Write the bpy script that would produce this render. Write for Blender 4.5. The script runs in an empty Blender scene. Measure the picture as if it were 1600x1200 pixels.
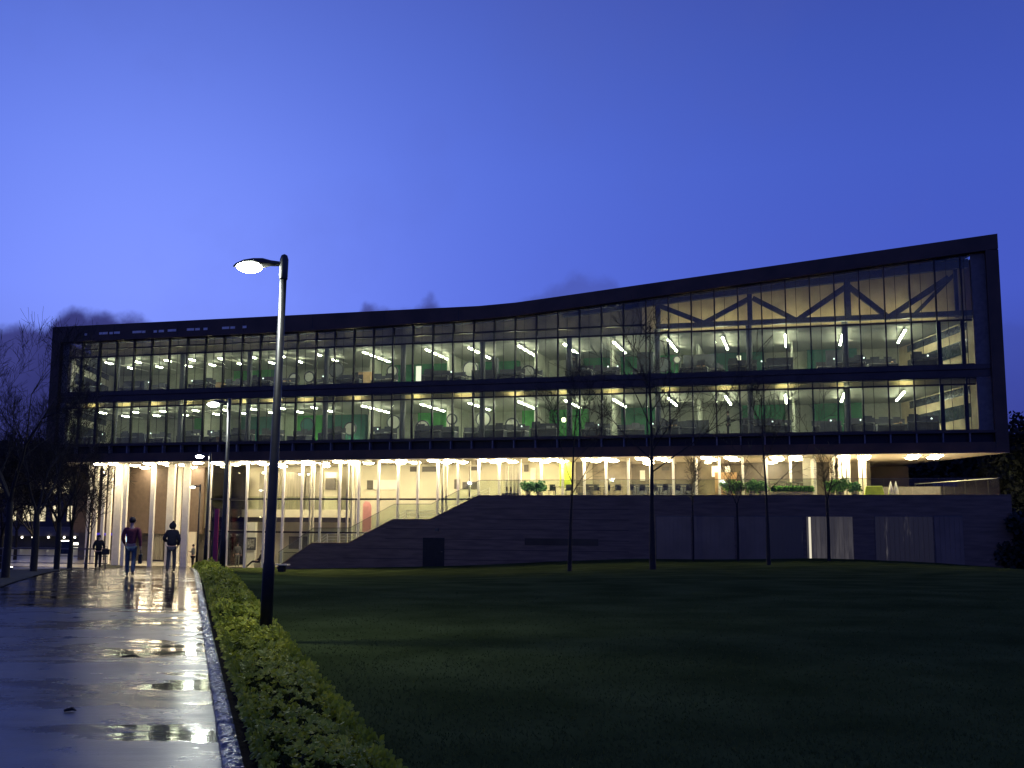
import bpy, bmesh, math, random
from mathutils import Vector, Matrix
R_ = math.radians
rnd = random.Random(7)
sc = bpy.context.scene
col = sc.collection

# ------------------------------------------------------------------ camera
CZ = 1.75
FPX = 1600.0
PITCH = math.atan(203/1600)
cam = bpy.data.cameras.new('camera'); cam.sensor_width = 36; cam.lens = 36; cam.clip_end = 2000; cam.clip_start = .05
camo = bpy.data.objects.new('camera', cam); col.objects.link(camo)
CROT = Matrix.Rotation(math.pi/2+PITCH, 4, 'X') @ Matrix.Rotation(.0046, 4, 'Z')
camo.matrix_world = Matrix.Translation((0, 0, CZ)) @ CROT
sc.camera = camo
sc.render.resolution_x = 1024; sc.render.resolution_y = 768
sc.view_settings.view_transform = 'Standard'; sc.view_settings.look = 'None'
sc.view_settings.gamma = 1; sc.view_settings.exposure = 0
cy = sc.cycles
cy.use_denoising = True
try: cy.denoiser = 'OPENIMAGEDENOISE'
except Exception: pass
cy.max_bounces = 8; cy.diffuse_bounces = 3; cy.glossy_bounces = 4; cy.transmission_bounces = 4
cy.transparent_max_bounces = 28
cy.caustics_reflective = False; cy.caustics_refractive = False
cy.sample_clamp_indirect = 6

def ray(x, y):
    return CROT.to_3x3() @ Vector(((x-800)/FPX, (600-y)/FPX, -1))

# ------------------------------------------------------------------ world: dusk sky with a bank of cloud
W = bpy.data.worlds.new('World'); sc.world = W; W.use_nodes = True
nt = W.node_tree; nt.nodes.clear()
def N(nt, t, **kw):
    n = nt.nodes.new(t)
    for k, v in kw.items():
        if k.startswith('i_'):
            n.inputs[int(k[2:])].default_value = v
        else: setattr(n, k, v)
    return n
def L(nt, a, ao, b, bi): nt.links.new(a.outputs[ao], b.inputs[bi])
def MATH(nt, op, a, b=None, clamp=False):
    n = nt.nodes.new('ShaderNodeMath'); n.operation = op; n.use_clamp = clamp
    for i, v in enumerate((a, b)):
        if v is None: continue
        if isinstance(v, (int, float)): n.inputs[i].default_value = v
        else: nt.links.new(v, n.inputs[i])
    return n.outputs[0]
def MIXC(nt, f, a, b, mode='MIX'):
    n = nt.nodes.new('ShaderNodeMix'); n.data_type = 'RGBA'; n.blend_type = mode
    for s, v in ((n.inputs[0], f), (n.inputs[6], a), (n.inputs[7], b)):
        if isinstance(v, (int, float)): s.default_value = v
        elif isinstance(v, (tuple, list)): s.default_value = tuple(v)+(1,) if len(v) == 3 else v
        else: nt.links.new(v, s)
    return n.outputs[2]
def RAMP(nt, fac, pts, interp='LINEAR'):
    n = nt.nodes.new('ShaderNodeValToRGB'); n.color_ramp.interpolation = interp
    el = n.color_ramp.elements
    while len(el) < len(pts): el.new(.5)
    for e, (p, c) in zip(el, pts):
        e.position = p
        e.color = (c, c, c, 1) if isinstance(c, (int, float)) else tuple(c)+(1,)
    nt.links.new(fac, n.inputs[0]); return n.outputs[0]
tc = N(nt, 'ShaderNodeTexCoord')
sep = N(nt, 'ShaderNodeSeparateXYZ'); L(nt, tc, 'Generated', sep, 0)
X, Y, Z = sep.outputs
# vertical colour
base = RAMP(nt, Z, [(0, (.026, .036, .20)), (.08, (.036, .050, .30)), (.20, (.058, .096, .52)), (.32, (.052, .096, .50)), (.42, (.042, .080, .42)), (.52, (.036, .060, .33)), (.9, (.020, .032, .16))])
glow_dir = ray(215, 500).normalized()
dot = N(nt, 'ShaderNodeVectorMath', operation='DOT_PRODUCT'); L(nt, tc, 'Generated', dot, 0); dot.inputs[1].default_value = glow_dir
d = MATH(nt, 'MAXIMUM', dot.outputs['Value'], 0)
g1 = MATH(nt, 'POWER', d, 9)
g2 = MATH(nt, 'POWER', d, 45)
c = MIXC(nt, g1, base, (.105, .175, .56), 'ADD') if False else None
def SCALE(nt, colr, f):
    n = nt.nodes.new('ShaderNodeVectorMath'); n.operation = 'SCALE'
    n.inputs[0].default_value = colr; nt.links.new(f, n.inputs[3]); return n.outputs[0]
def ADDV(nt, a, b):
    n = nt.nodes.new('ShaderNodeVectorMath'); n.operation = 'ADD'
    nt.links.new(a, n.inputs[0]); nt.links.new(b, n.inputs[1]); return n.outputs[0]
sky = ADDV(nt, ADDV(nt, base, SCALE(nt, (.072, .112, .34), g1)), SCALE(nt, (.085, .095, .16), g2))
# cloud bank: its top edge as a height over the horizon for every azimuth
az = MATH(nt, 'ARCTAN2', X, Y)
az01 = MATH(nt, 'ADD', MATH(nt, 'DIVIDE', az, 1.2), .5)      # -0.6..0.6 rad -> 0..1
def A01(px): return math.atan((px-800)/FPX/1.0)/1.2+.5
def EL(py, px=800): r = ray(px, py).normalized(); return r.z
tops = [(-60, 508), (0, 503), (30, 500), (62, 512), (80, 490), (105, 482), (128, 492), (150, 489), (180, 496), (215, 494), (250, 512), (545, 500),
        (566, 472), (590, 480), (640, 476), (668, 458), (692, 474), (750, 500), (820, 470), (880, 446), (905, 432), (960, 430), (980, 450), (1100, 520)]
top = RAMP(nt, az01, [(A01(x), EL(y, x)) for x, y in tops], 'EASE')
nz = N(nt, 'ShaderNodeTexNoise', i_2=26.0, i_3=5.0, i_4=.55); L(nt, tc, 'Generated', nz, 0)
edge = MATH(nt, 'ADD', top, MATH(nt, 'MULTIPLY', MATH(nt, 'SUBTRACT', nz.outputs[0], .5), .034))
cm = N(nt, 'ShaderNodeMapRange', interpolation_type='SMOOTHSTEP')
nt.links.new(MATH(nt, 'SUBTRACT', edge, Z), cm.inputs[0]); cm.inputs[1].default_value = -.004; cm.inputs[2].default_value = .010
opac = RAMP(nt, az01, [(0, 1.), (A01(250), 1.), (A01(545), .85), (A01(700), .8), (A01(830), .5), (A01(1000), .35), (1, .1)])
cn = N(nt, 'ShaderNodeTexNoise', i_2=9.0, i_3=4.0); L(nt, tc, 'Generated', cn, 0)
cloudc = MIXC(nt, RAMP(nt, cn.outputs[0], [(.35, 0.), (.65, 1.)]), (.028, .031, .145), (.050, .055, .235))
sky2 = MIXC(nt, MATH(nt, 'MULTIPLY', cm.outputs[0], opac), sky, cloudc)
# faint high wisps
wn = N(nt, 'ShaderNodeTexNoise', i_2=5.0, i_3=6.0, i_4=.6); L(nt, tc, 'Generated', wn, 0)
sky3 = MIXC(nt, MATH(nt, 'MULTIPLY', RAMP(nt, wn.outputs[0], [(.5, 0.), (.75, 1.)]), .16), sky2, (.085, .11, .40))
bg = N(nt, 'ShaderNodeBackground', i_1=1.04); nt.links.new(sky3, bg.inputs[0])
wo = N(nt, 'ShaderNodeOutputWorld'); L(nt, bg, 0, wo, 0)

# ------------------------------------------------------------------ materials
def mat(name, color=(.5, .5, .5), rough=.6, metal=0., noise=0., nscale=4., bump=0., bscale=20., color2=None, spec=.5, coord='Object', emit=None, estr=0., stretch=None, ior=None):
    m = bpy.data.materials.new(name); m.use_nodes = True
    t = m.node_tree; b = t.nodes['Principled BSDF']
    b.inputs['Base Color'].default_value = (*color, 1); b.inputs['Roughness'].default_value = rough
    b.inputs['Metallic'].default_value = metal; b.inputs['Specular IOR Level'].default_value = spec
    if ior: b.inputs['IOR'].default_value = ior
    tcn = t.nodes.new('ShaderNodeTexCoord'); src = tcn.outputs[coord]
    if stretch:
        mp = t.nodes.new('ShaderNodeMapping'); mp.inputs['Scale'].default_value = stretch
        t.links.new(src, mp.inputs[0]); src = mp.outputs[0]
    if noise or color2:
        n = t.nodes.new('ShaderNodeTexNoise'); n.inputs['Scale'].default_value = nscale; n.inputs['Detail'].default_value = 6
        t.links.new(src, n.inputs[0])
        c2 = color2 or tuple(min(1, x*(1+noise)) for x in color)
        c1 = color if color2 else tuple(x*(1-noise) for x in color)
        f = RAMP(t, n.outputs[0], [(.35, 0.), (.65, 1.)])
        t.links.new(MIXC(t, f, c1, c2), b.inputs['Base Color'])
    if bump:
        n = t.nodes.new('ShaderNodeTexNoise'); n.inputs['Scale'].default_value = bscale; n.inputs['Detail'].default_value = 5
        t.links.new(src, n.inputs[0])
        bp = t.nodes.new('ShaderNodeBump'); bp.inputs['Strength'].default_value = bump; bp.inputs['Distance'].default_value = .02
        t.links.new(n.outputs[0], bp.inputs['Height']); t.links.new(bp.outputs[0], b.inputs['Normal'])
    if emit:
        b.inputs['Emission Color'].default_value = (*emit, 1); b.inputs['Emission Strength'].default_value = estr
    return m
def glass(name, tint=(.9, .95, .92), refl=.9, film=0.):
    m = bpy.data.materials.new(name); m.use_nodes = True; t = m.node_tree; t.nodes.clear()
    tr = t.nodes.new('ShaderNodeBsdfTransparent'); tr.inputs[0].default_value = (*tint, 1)
    gl = t.nodes.new('ShaderNodeBsdfGlossy'); gl.inputs['Roughness'].default_value = .03; gl.inputs[0].default_value = (refl, refl, refl, 1)
    fr = t.nodes.new('ShaderNodeFresnel'); fr.inputs[0].default_value = 1.45
    mx = t.nodes.new('ShaderNodeMixShader'); o = t.nodes.new('ShaderNodeOutputMaterial')
    t.links.new(fr.outputs[0], mx.inputs[0]); t.links.new(tr.outputs[0], mx.inputs[1]); t.links.new(gl.outputs[0], mx.inputs[2]); last = mx
    if film:                                       # haze veil put into the pane: it scatters a little room light
        tl = t.nodes.new('ShaderNodeBsdfTranslucent'); tl.inputs[0].default_value = (.85, .9, .85, 1); m2 = t.nodes.new('ShaderNodeMixShader'); m2.inputs[0].default_value = film
        t.links.new(mx.outputs[0], m2.inputs[1]); t.links.new(tl.outputs[0], m2.inputs[2]); last = m2
    t.links.new(last.outputs[0], o.inputs[0])
    return m
M = {}
M['slotpale'] = mat('pale_slot_lining', (.85, .80, .75), .5, noise=.1)
M['frame'] = mat('dark_cladding', (.080, .048, .030), .55, .1, noise=.25, nscale=.6, bump=.1, bscale=6)
M['reveal'] = mat('reveal_lining', (.16, .14, .13), .6, noise=.15)
M['mullion'] = mat('mullion_metal', (.035, .035, .04), .45, .5, noise=.2)
M['spandrel'] = mat('spandrel_panel', (.050, .038, .032), .35, .2, noise=.25, nscale=.8)
M['post'] = mat('cavity_post', (.20, .19, .22), .5, noise=.2)
M['glass'] = glass('window_glass', (.89, .94, .88), film=.028)
M['lobbyglass'] = glass('lobby_glass', (.95, .96, .93))
M['balglass'] = glass('balustrade_glass', (.86, .90, .84))
M['soffit'] = mat('soffit_panel', (.62, .56, .46), .6, noise=.06, nscale=.5)
M['white'] = mat('white_column_paint', (.80, .77, .68), .45, noise=.05)
M['cream'] = mat('cream_plaster', (.62, .58, .45), .8, noise=.05, nscale=1)
M['lobbyfloor'] = mat('lobby_floor', (.60, .56, .46), .25, noise=.08)
M['brownwall'] = mat('brown_rendered_wall', (.125, .090, .068), .7, noise=.12, nscale=3, bump=.2)
M['greyslat'] = mat('timber_slats', (.26, .24, .19), .6, noise=.3, nscale=12, stretch=(1, 1, .05))
M['office'] = mat('office_wall_paint', (.50, .51, .42), .8, noise=.06)
M['officec'] = mat('office_ceiling', (.36, .36, .30), .8, noise=.05)
M['officef'] = mat('office_carpet', (.10, .11, .11), .9, noise=.2)
M['green'] = mat('green_wall_paint', (.02, .20, .07), .7, noise=.08)
M['teal'] = mat('teal_wall_paint', (.03, .16, .12), .7, noise=.08)
M['limegreen'] = mat('lime_wall_paint', (.08, .42, .08), .7, noise=.08)
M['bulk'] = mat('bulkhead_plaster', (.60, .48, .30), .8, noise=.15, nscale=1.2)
M['bulkshade'] = mat('shaded_bulkhead_plaster', (.15, .125, .09), .8, noise=.25, nscale=.8)  # darker copy of the bulkhead plaster; weaker light at left painted in
M['taupe'] = mat('taupe_wall_paint', (.20, .175, .13), .8, noise=.15, nscale=1.5)
M['darkwin'] = mat('dark_strip_glass', (.035, .045, .06), .15, noise=.3)
M['truss'] = mat('truss_steel', (.060, .065, .085), .5, .2, noise=.15)
M['icol'] = mat('office_column_paint', (.17, .18, .19), .6, noise=.1)
M['desk'] = mat('desk_panel', (.055, .062, .078), .6, noise=.2)
M['desktop'] = mat('desk_top', (.45, .44, .38), .5, noise=.1)
M['tan'] = mat('tan_cabinet', (.62, .40, .20), .6, noise=.1)
M['disc'] = mat('pale_disc', (.62, .62, .52), .7, noise=.05)
M['concrete'] = mat('podium_concrete', (.20, .135, .090), .75, noise=.22, nscale=.7, bump=.15, bscale=30, stretch=(1, 1, 9))
M['coping'] = mat('concrete_coping', (.24, .17, .11), .7, noise=.2)
M['doormetal'] = mat('dark_steel_door', (.012, .013, .02), .45, .4, noise=.2)
M['podglass'] = mat('channel_glass', (.25, .18, .125), .30, noise=.15, nscale=1)
M['pole'] = mat('pole_paint', (.018, .018, .020), .38, .0, noise=.25, nscale=7, spec=.25)
M['lamphead'] = mat('lamp_housing', (.07, .07, .065), .4, .4, noise=.2)
M['bark'] = mat('wet_bark', (.014, .012, .011), .75, noise=.4, nscale=20, bump=.5, bscale=40)
M['bark_lit'] = mat('lit_bark', (.035, .030, .026), .6, noise=.4, nscale=20, bump=.5, bscale=40)  # lighter copy of the bark; light on the twigs painted into its colour
M['evergreen'] = mat('evergreen_leaf', (.010, .016, .010), .7, color2=(.022, .032, .018), nscale=.8)
M['soil'] = mat('wet_soil', (.012, .010, .008), .95, noise=.5, nscale=9, bump=1, bscale=30, spec=.05)
M['rail'] = mat('steel_handrail', (.13, .12, .11), .35, .6, noise=.15)
M['edging'] = mat('timber_edging', (.12, .11, .085), .5, noise=.4, nscale=12, bump=.4)
M['farwall'] = mat('far_building_render', (.060, .058, .075), .8, noise=.25, nscale=.3)
M['roofdark'] = mat('roof_membrane', (.02, .02, .024), .8, noise=.3)
M['bench'] = mat('pale_bench_top', (.50, .49, .45), .5, noise=.1)
M['leafbush'] = mat('terrace_bush_leaf', (.06, .18, .03), .6, color2=(.17, .42, .07), nscale=6)
M['plantgreen'] = mat('indoor_plant_leaf', (.05, .17, .06), .6, color2=(.09, .26, .09), nscale=6)
M['yellowgreen'] = mat('yellow_green_cloth', (.50, .64, .06), .7, noise=.1)
M['limewall'] = mat('bright_lime_panel', (.34, .42, .03), .7, noise=.04)
M['magenta'] = mat('magenta_banner_cloth', (.30, .03, .12), .7, noise=.1, nscale=2)
M['pink'] = mat('pink_panel', (.78, .36, .36), .7, noise=.06)
M['picture'] = mat('picture_print', (.06, .06, .06), .5, color2=(.5, .5, .45), nscale=7)
M['screen'] = mat('lit_screen', (.02, .02, .02), .4, emit=(.55, .8, 1.), estr=1.6)
M['whiteboard'] = mat('white_board', (.8, .8, .72), .5, noise=.03)
M['planter'] = mat('planter_box', (.30, .27, .20), .7, noise=.2)
M['table'] = mat('cafe_table', (.65, .62, .50), .4, noise=.05)
M['darkdoor'] = mat('brown_grey_door', (.10, .09, .075), .5, noise=.1)
M['railmesh'] = mat('railing_steel', (.12, .12, .14), .4, .5, noise=.1)

def emis(name, colr, s):
    m = bpy.data.materials.new(name); m.use_nodes = True; t = m.node_tree; t.nodes.clear()
    e = t.nodes.new('ShaderNodeEmission'); e.inputs[0].default_value = (*colr, 1); e.inputs[1].default_value = s
    o = t.nodes.new('ShaderNodeOutputMaterial'); t.links.new(e.outputs[0], o.inputs[0]); return m
M['lamp_lens'] = emis('street_lamp_lens', (.93, 1., .90), 400)
M['lamp_lens_dim'] = emis('street_lamp_lens_low', (.93, 1., .90), 30)
M['downlight'] = emis('soffit_downlight_lens', (1., .83, .54), 78)
M['tube'] = emis('office_tube', (1., .97, .76), 78)
M['uplight'] = emis('uplight_lens_glow', (1., .90, .52), 60)
M['washer'] = emis('washer_lens_glow', (.95, 1., .66), 45)
M['bulb'] = emis('lobby_bulb', (1., .88, .62), 30)
M['globe'] = emis('globe_lamp', (.95, 1., .62), 5)
M['glimpse'] = emis('far_bulb', (1., .93, .75), 6)

# lit far windows: curtains, blinds and rooms of differing brightness
def litwin(name, colr, s, scale, lo=.1):
    m = bpy.data.materials.new(name); m.use_nodes = True; t = m.node_tree; t.nodes.clear()
    tcn = t.nodes.new('ShaderNodeTexCoord')
    mp = t.nodes.new('ShaderNodeMapping'); mp.inputs['Scale'].default_value = scale; t.links.new(tcn.outputs['Object'], mp.inputs[0])
    n = t.nodes.new('ShaderNodeTexNoise'); n.inputs['Scale'].default_value = 1; n.inputs['Detail'].default_value = 4; t.links.new(mp.outputs[0], n.inputs[0])
    f = RAMP(t, n.outputs[0], [(.38, lo), (.6, 1.)])
    e = t.nodes.new('ShaderNodeEmission'); e.inputs[0].default_value = (*colr, 1); t.links.new(MATH(t, 'MULTIPLY', f, s), e.inputs[1])
    o = t.nodes.new('ShaderNodeOutputMaterial'); t.links.new(e.outputs[0], o.inputs[0]); return m
M['farlit'] = litwin('far_lit_window', (1., .86, .55), 1.3, (1.1, 1, .5))

# channel glass lit from the room behind: streaks run down its ribs, strongest near the foot
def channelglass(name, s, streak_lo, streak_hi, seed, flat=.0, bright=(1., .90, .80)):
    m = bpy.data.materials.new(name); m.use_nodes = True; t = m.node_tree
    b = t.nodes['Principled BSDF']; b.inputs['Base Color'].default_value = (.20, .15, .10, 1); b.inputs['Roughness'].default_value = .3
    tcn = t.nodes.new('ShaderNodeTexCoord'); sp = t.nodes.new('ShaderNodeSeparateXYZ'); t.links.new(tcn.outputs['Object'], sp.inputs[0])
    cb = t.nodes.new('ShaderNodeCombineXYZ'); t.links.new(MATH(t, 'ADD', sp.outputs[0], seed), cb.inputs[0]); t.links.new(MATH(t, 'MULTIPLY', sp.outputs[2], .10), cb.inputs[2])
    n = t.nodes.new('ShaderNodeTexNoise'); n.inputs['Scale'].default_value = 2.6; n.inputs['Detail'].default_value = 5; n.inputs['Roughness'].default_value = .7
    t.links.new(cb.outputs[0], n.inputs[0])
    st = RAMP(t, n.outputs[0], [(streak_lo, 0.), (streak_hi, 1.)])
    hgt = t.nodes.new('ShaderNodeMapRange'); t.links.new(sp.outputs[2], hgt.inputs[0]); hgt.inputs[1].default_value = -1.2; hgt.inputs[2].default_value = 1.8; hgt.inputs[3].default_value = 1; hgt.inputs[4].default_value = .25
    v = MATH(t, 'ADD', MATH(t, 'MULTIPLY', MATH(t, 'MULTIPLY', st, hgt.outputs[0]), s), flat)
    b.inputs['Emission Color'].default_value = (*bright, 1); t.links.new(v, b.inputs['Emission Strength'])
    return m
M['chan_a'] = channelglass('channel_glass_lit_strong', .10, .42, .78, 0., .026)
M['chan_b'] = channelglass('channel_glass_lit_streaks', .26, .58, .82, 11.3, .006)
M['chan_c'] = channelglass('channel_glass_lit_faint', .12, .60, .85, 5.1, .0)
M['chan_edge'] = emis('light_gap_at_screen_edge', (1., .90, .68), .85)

# wet paving
def wet_path():
    m = bpy.data.materials.new('wet_asphalt'); m.use_nodes = True; t = m.node_tree; b = t.nodes['Principled BSDF']
    tcn = t.nodes.new('ShaderNodeTexCoord'); src = tcn.outputs['Object']
    def no(s, det=5, rough=.55, stretch=None, dist=0):
        v = src
        if stretch:
            mp = t.nodes.new('ShaderNodeMapping'); mp.inputs['Scale'].default_value = stretch; mp.inputs['Rotation'].default_value = (0, 0, R_(-17.4)); t.links.new(src, mp.inputs[0]); v = mp.outputs[0]
        n = t.nodes.new('ShaderNodeTexNoise'); n.inputs['Scale'].default_value = s; n.inputs['Detail'].default_value = det; n.inputs['Roughness'].default_value = rough; n.inputs['Distortion'].default_value = dist
        t.links.new(v, n.inputs[0]); return n.outputs[0]
    pud = RAMP(t, no(.55, 6, .6, (.55, 1.0, 1)), [(.47, 0.), (.53, 1.)])      # 1 = puddle
    dirt = RAMP(t, no(1.4, 7, .65), [(.35, 0.), (.7, 1.)])
    spx = t.nodes.new('ShaderNodeSeparateXYZ'); t.links.new(src, spx.inputs[0])
    far = t.nodes.new('ShaderNodeMapRange'); far.interpolation_type = 'SMOOTHSTEP'; t.links.new(spx.outputs[1], far.inputs[0]); far.inputs[1].default_value = 20.2; far.inputs[2].default_value = 20.9   # beyond the drain the paving is smoother
    far = far.outputs[0]
    off = MATH(t, 'ADD', spx.outputs[0], MATH(t, 'MULTIPLY', spx.outputs[1], .314))                     # metres from the kerb (negative)
    nk = t.nodes.new('ShaderNodeMapRange'); t.links.new(off, nk.inputs[0]); nk.inputs[1].default_value = -1.6; nk.inputs[2].default_value = -.1
    pn = MATH(t, 'ADD', no(.8, 6, .62, (.5, 1.3, 1)), MATH(t, 'SUBTRACT', MATH(t, 'MULTIPLY', nk.outputs[0], .15), MATH(t, 'MULTIPLY', MATH(t, 'SUBTRACT', 1., far), .085)))
    pn = MATH(t, 'ADD', pn, MATH(t, 'MULTIPLY', far, .02))
    pud = RAMP(t, pn, [(.565, 0.), (.60, 1.)])
    fine = no(26, 4, .6)
    colr = MIXC(t, dirt, (.022, .019, .018), (.060, .054, .050))
    colr = MIXC(t, pud, colr, (.018, .016, .015))
    damp = RAMP(t, no(.65, 7, .68, (.35, 1.15, 1), .4), [(.40, 0.), (.50, .55), (.62, 1.)])
    t.links.new(colr, b.inputs['Base Color'])
    sl = MATH(t, 'ADD', .06, MATH(t, 'MULTIPLY', MATH(t, 'MAXIMUM', damp, pud), .37))
    t.links.new(sl, b.inputs['Specular IOR Level'])
    rg = MATH(t, 'ADD', MATH(t, 'MULTIPLY', MATH(t, 'SUBTRACT', 1., pud), .08), .075)
    rg = MATH(t, 'ADD', rg, MATH(t, 'MULTIPLY', MATH(t, 'MULTIPLY', dirt, MATH(t, 'SUBTRACT', 1., pud)), .10))
    rg = MATH(t, 'ADD', rg, MATH(t, 'MULTIPLY', MATH(t, 'MULTIPLY', MATH(t, 'SUBTRACT', 1., far), MATH(t, 'SUBTRACT', 1., pud)), MATH(t, 'ADD', .05, MATH(t, 'MULTIPLY', damp, .09))))
    t.links.new(rg, b.inputs['Roughness']); b.inputs['IOR'].default_value = 1.5
        # height: coarse undulation everywhere, grit only where it is not under water
    h = MATH(t, 'ADD', MATH(t, 'MULTIPLY', no(1.1, 3, .5, (.35, 1.6, 1)), .020), MATH(t, 'MULTIPLY', MATH(t, 'MULTIPLY', fine, MATH(t, 'SUBTRACT', 1.02, pud)), .0025))
    h = MATH(t, 'ADD', h, MATH(t, 'MULTIPLY', no(6, 2, .5, (.3, 1.5, 1)), .0016))
    bp = t.nodes.new('ShaderNodeBump'); bp.inputs['Strength'].default_value = .55; bp.inputs['Distance'].default_value = 1
    t.links.new(h, bp.inputs['Height']); t.links.new(bp.outputs[0], b.inputs['Normal'])
    return m
M['path'] = wet_path()
M['kerb'] = mat('wet_rough_kerbstone', (.03, .028, .022), .20, color2=(.26, .26, .22), nscale=14, bump=.6, bscale=30, spec=.42)
M['paving'] = mat('wet_paving', (.07, .07, .085), .30, noise=.3, nscale=.4, bump=.2)
M['ground'] = mat('dark_ground', (.035, .036, .03), .8, noise=.4, nscale=.15, bump=.5)
M['lawn'] = mat('lawn_turf', (.044, .062, .020), .95, color2=(.080, .106, .036), nscale=.55, bump=1, bscale=60, spec=.0)
M['verge'] = mat('verge_soil_grass', (.018, .022, .012), .8, noise=.5, nscale=1.5, bump=1, bscale=30)
def leafmat(name, c1, c2, c3, spec=.3, rough=.5, trans=.22):
    m = bpy.data.materials.new(name); m.use_nodes = True; t = m.node_tree; b = t.nodes['Principled BSDF']; b.inputs['Specular IOR Level'].default_value = spec
    g = t.nodes.new('ShaderNodeNewGeometry')
    tcn = t.nodes.new('ShaderNodeTexCoord'); n = t.nodes.new('ShaderNodeTexNoise'); n.inputs['Scale'].default_value = 1.6; t.links.new(tcn.outputs['Object'], n.inputs[0])
    a = MIXC(t, g.outputs['Random Per Island'], c1, c2)
    a = MIXC(t, RAMP(t, n.outputs[0], [(.4, 0.), (.65, 1.)]), a, c3)
    t.links.new(a, b.inputs['Base Color']); b.inputs['Roughness'].default_value = rough
    tl = t.nodes.new('ShaderNodeBsdfTranslucent'); t.links.new(a, tl.inputs[0]); mx = t.nodes.new('ShaderNodeMixShader'); mx.inputs[0].default_value = trans
    t.links.new(b.outputs[0], mx.inputs[1]); t.links.new(tl.outputs[0], mx.inputs[2]); t.links.new(mx.outputs[0], t.nodes['Material Output'].inputs[0])
    return m
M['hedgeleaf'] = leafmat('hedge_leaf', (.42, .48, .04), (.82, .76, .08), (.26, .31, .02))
M['hedgeshade'] = leafmat('hedge_shaded_leaf', (.05, .07, .012), (.10, .12, .02), (.04, .05, .01), .1, .8, .1)  # inner leaves coloured dark to stand for shade between the rosettes
M['grassblade'] = leafmat('grass_blade', (.058, .080, .026), (.11, .13, .044), (.058, .080, .026), 0., 1., .3)
M['hair'] = mat('hair', (.030, .018, .012), .5, noise=.3, nscale=30)
M['skin'] = mat('skin', (.50, .32, .24), .55, noise=.05)
M['burgundy'] = mat('burgundy_jumper', (.20, .045, .06), .9, noise=.2, nscale=12)
M['denim'] = mat('blue_denim', (.085, .13, .17), .85, noise=.25, nscale=12)
M['navy'] = mat('navy_coat', (.012, .014, .026), .85, noise=.2, nscale=12)
M['blackcloth'] = mat('black_cloth', (.010, .010, .013), .85, noise=.2, nscale=12)
M['greycloth'] = mat('grey_trousers', (.075, .075, .082), .85, noise=.2, nscale=12)
M['shoe'] = mat('dark_shoe', (.012, .012, .012), .4, noise=.2)
M['bagmat'] = mat('black_bag_leather', (.010, .010, .011), .4, noise=.2)
M['scarf'] = mat('pale_scarf', (.45, .42, .38), .8, noise=.1)
M['greyman'] = mat('mid_grey_clothes', (.16, .16, .15), .85, noise=.2)

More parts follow.
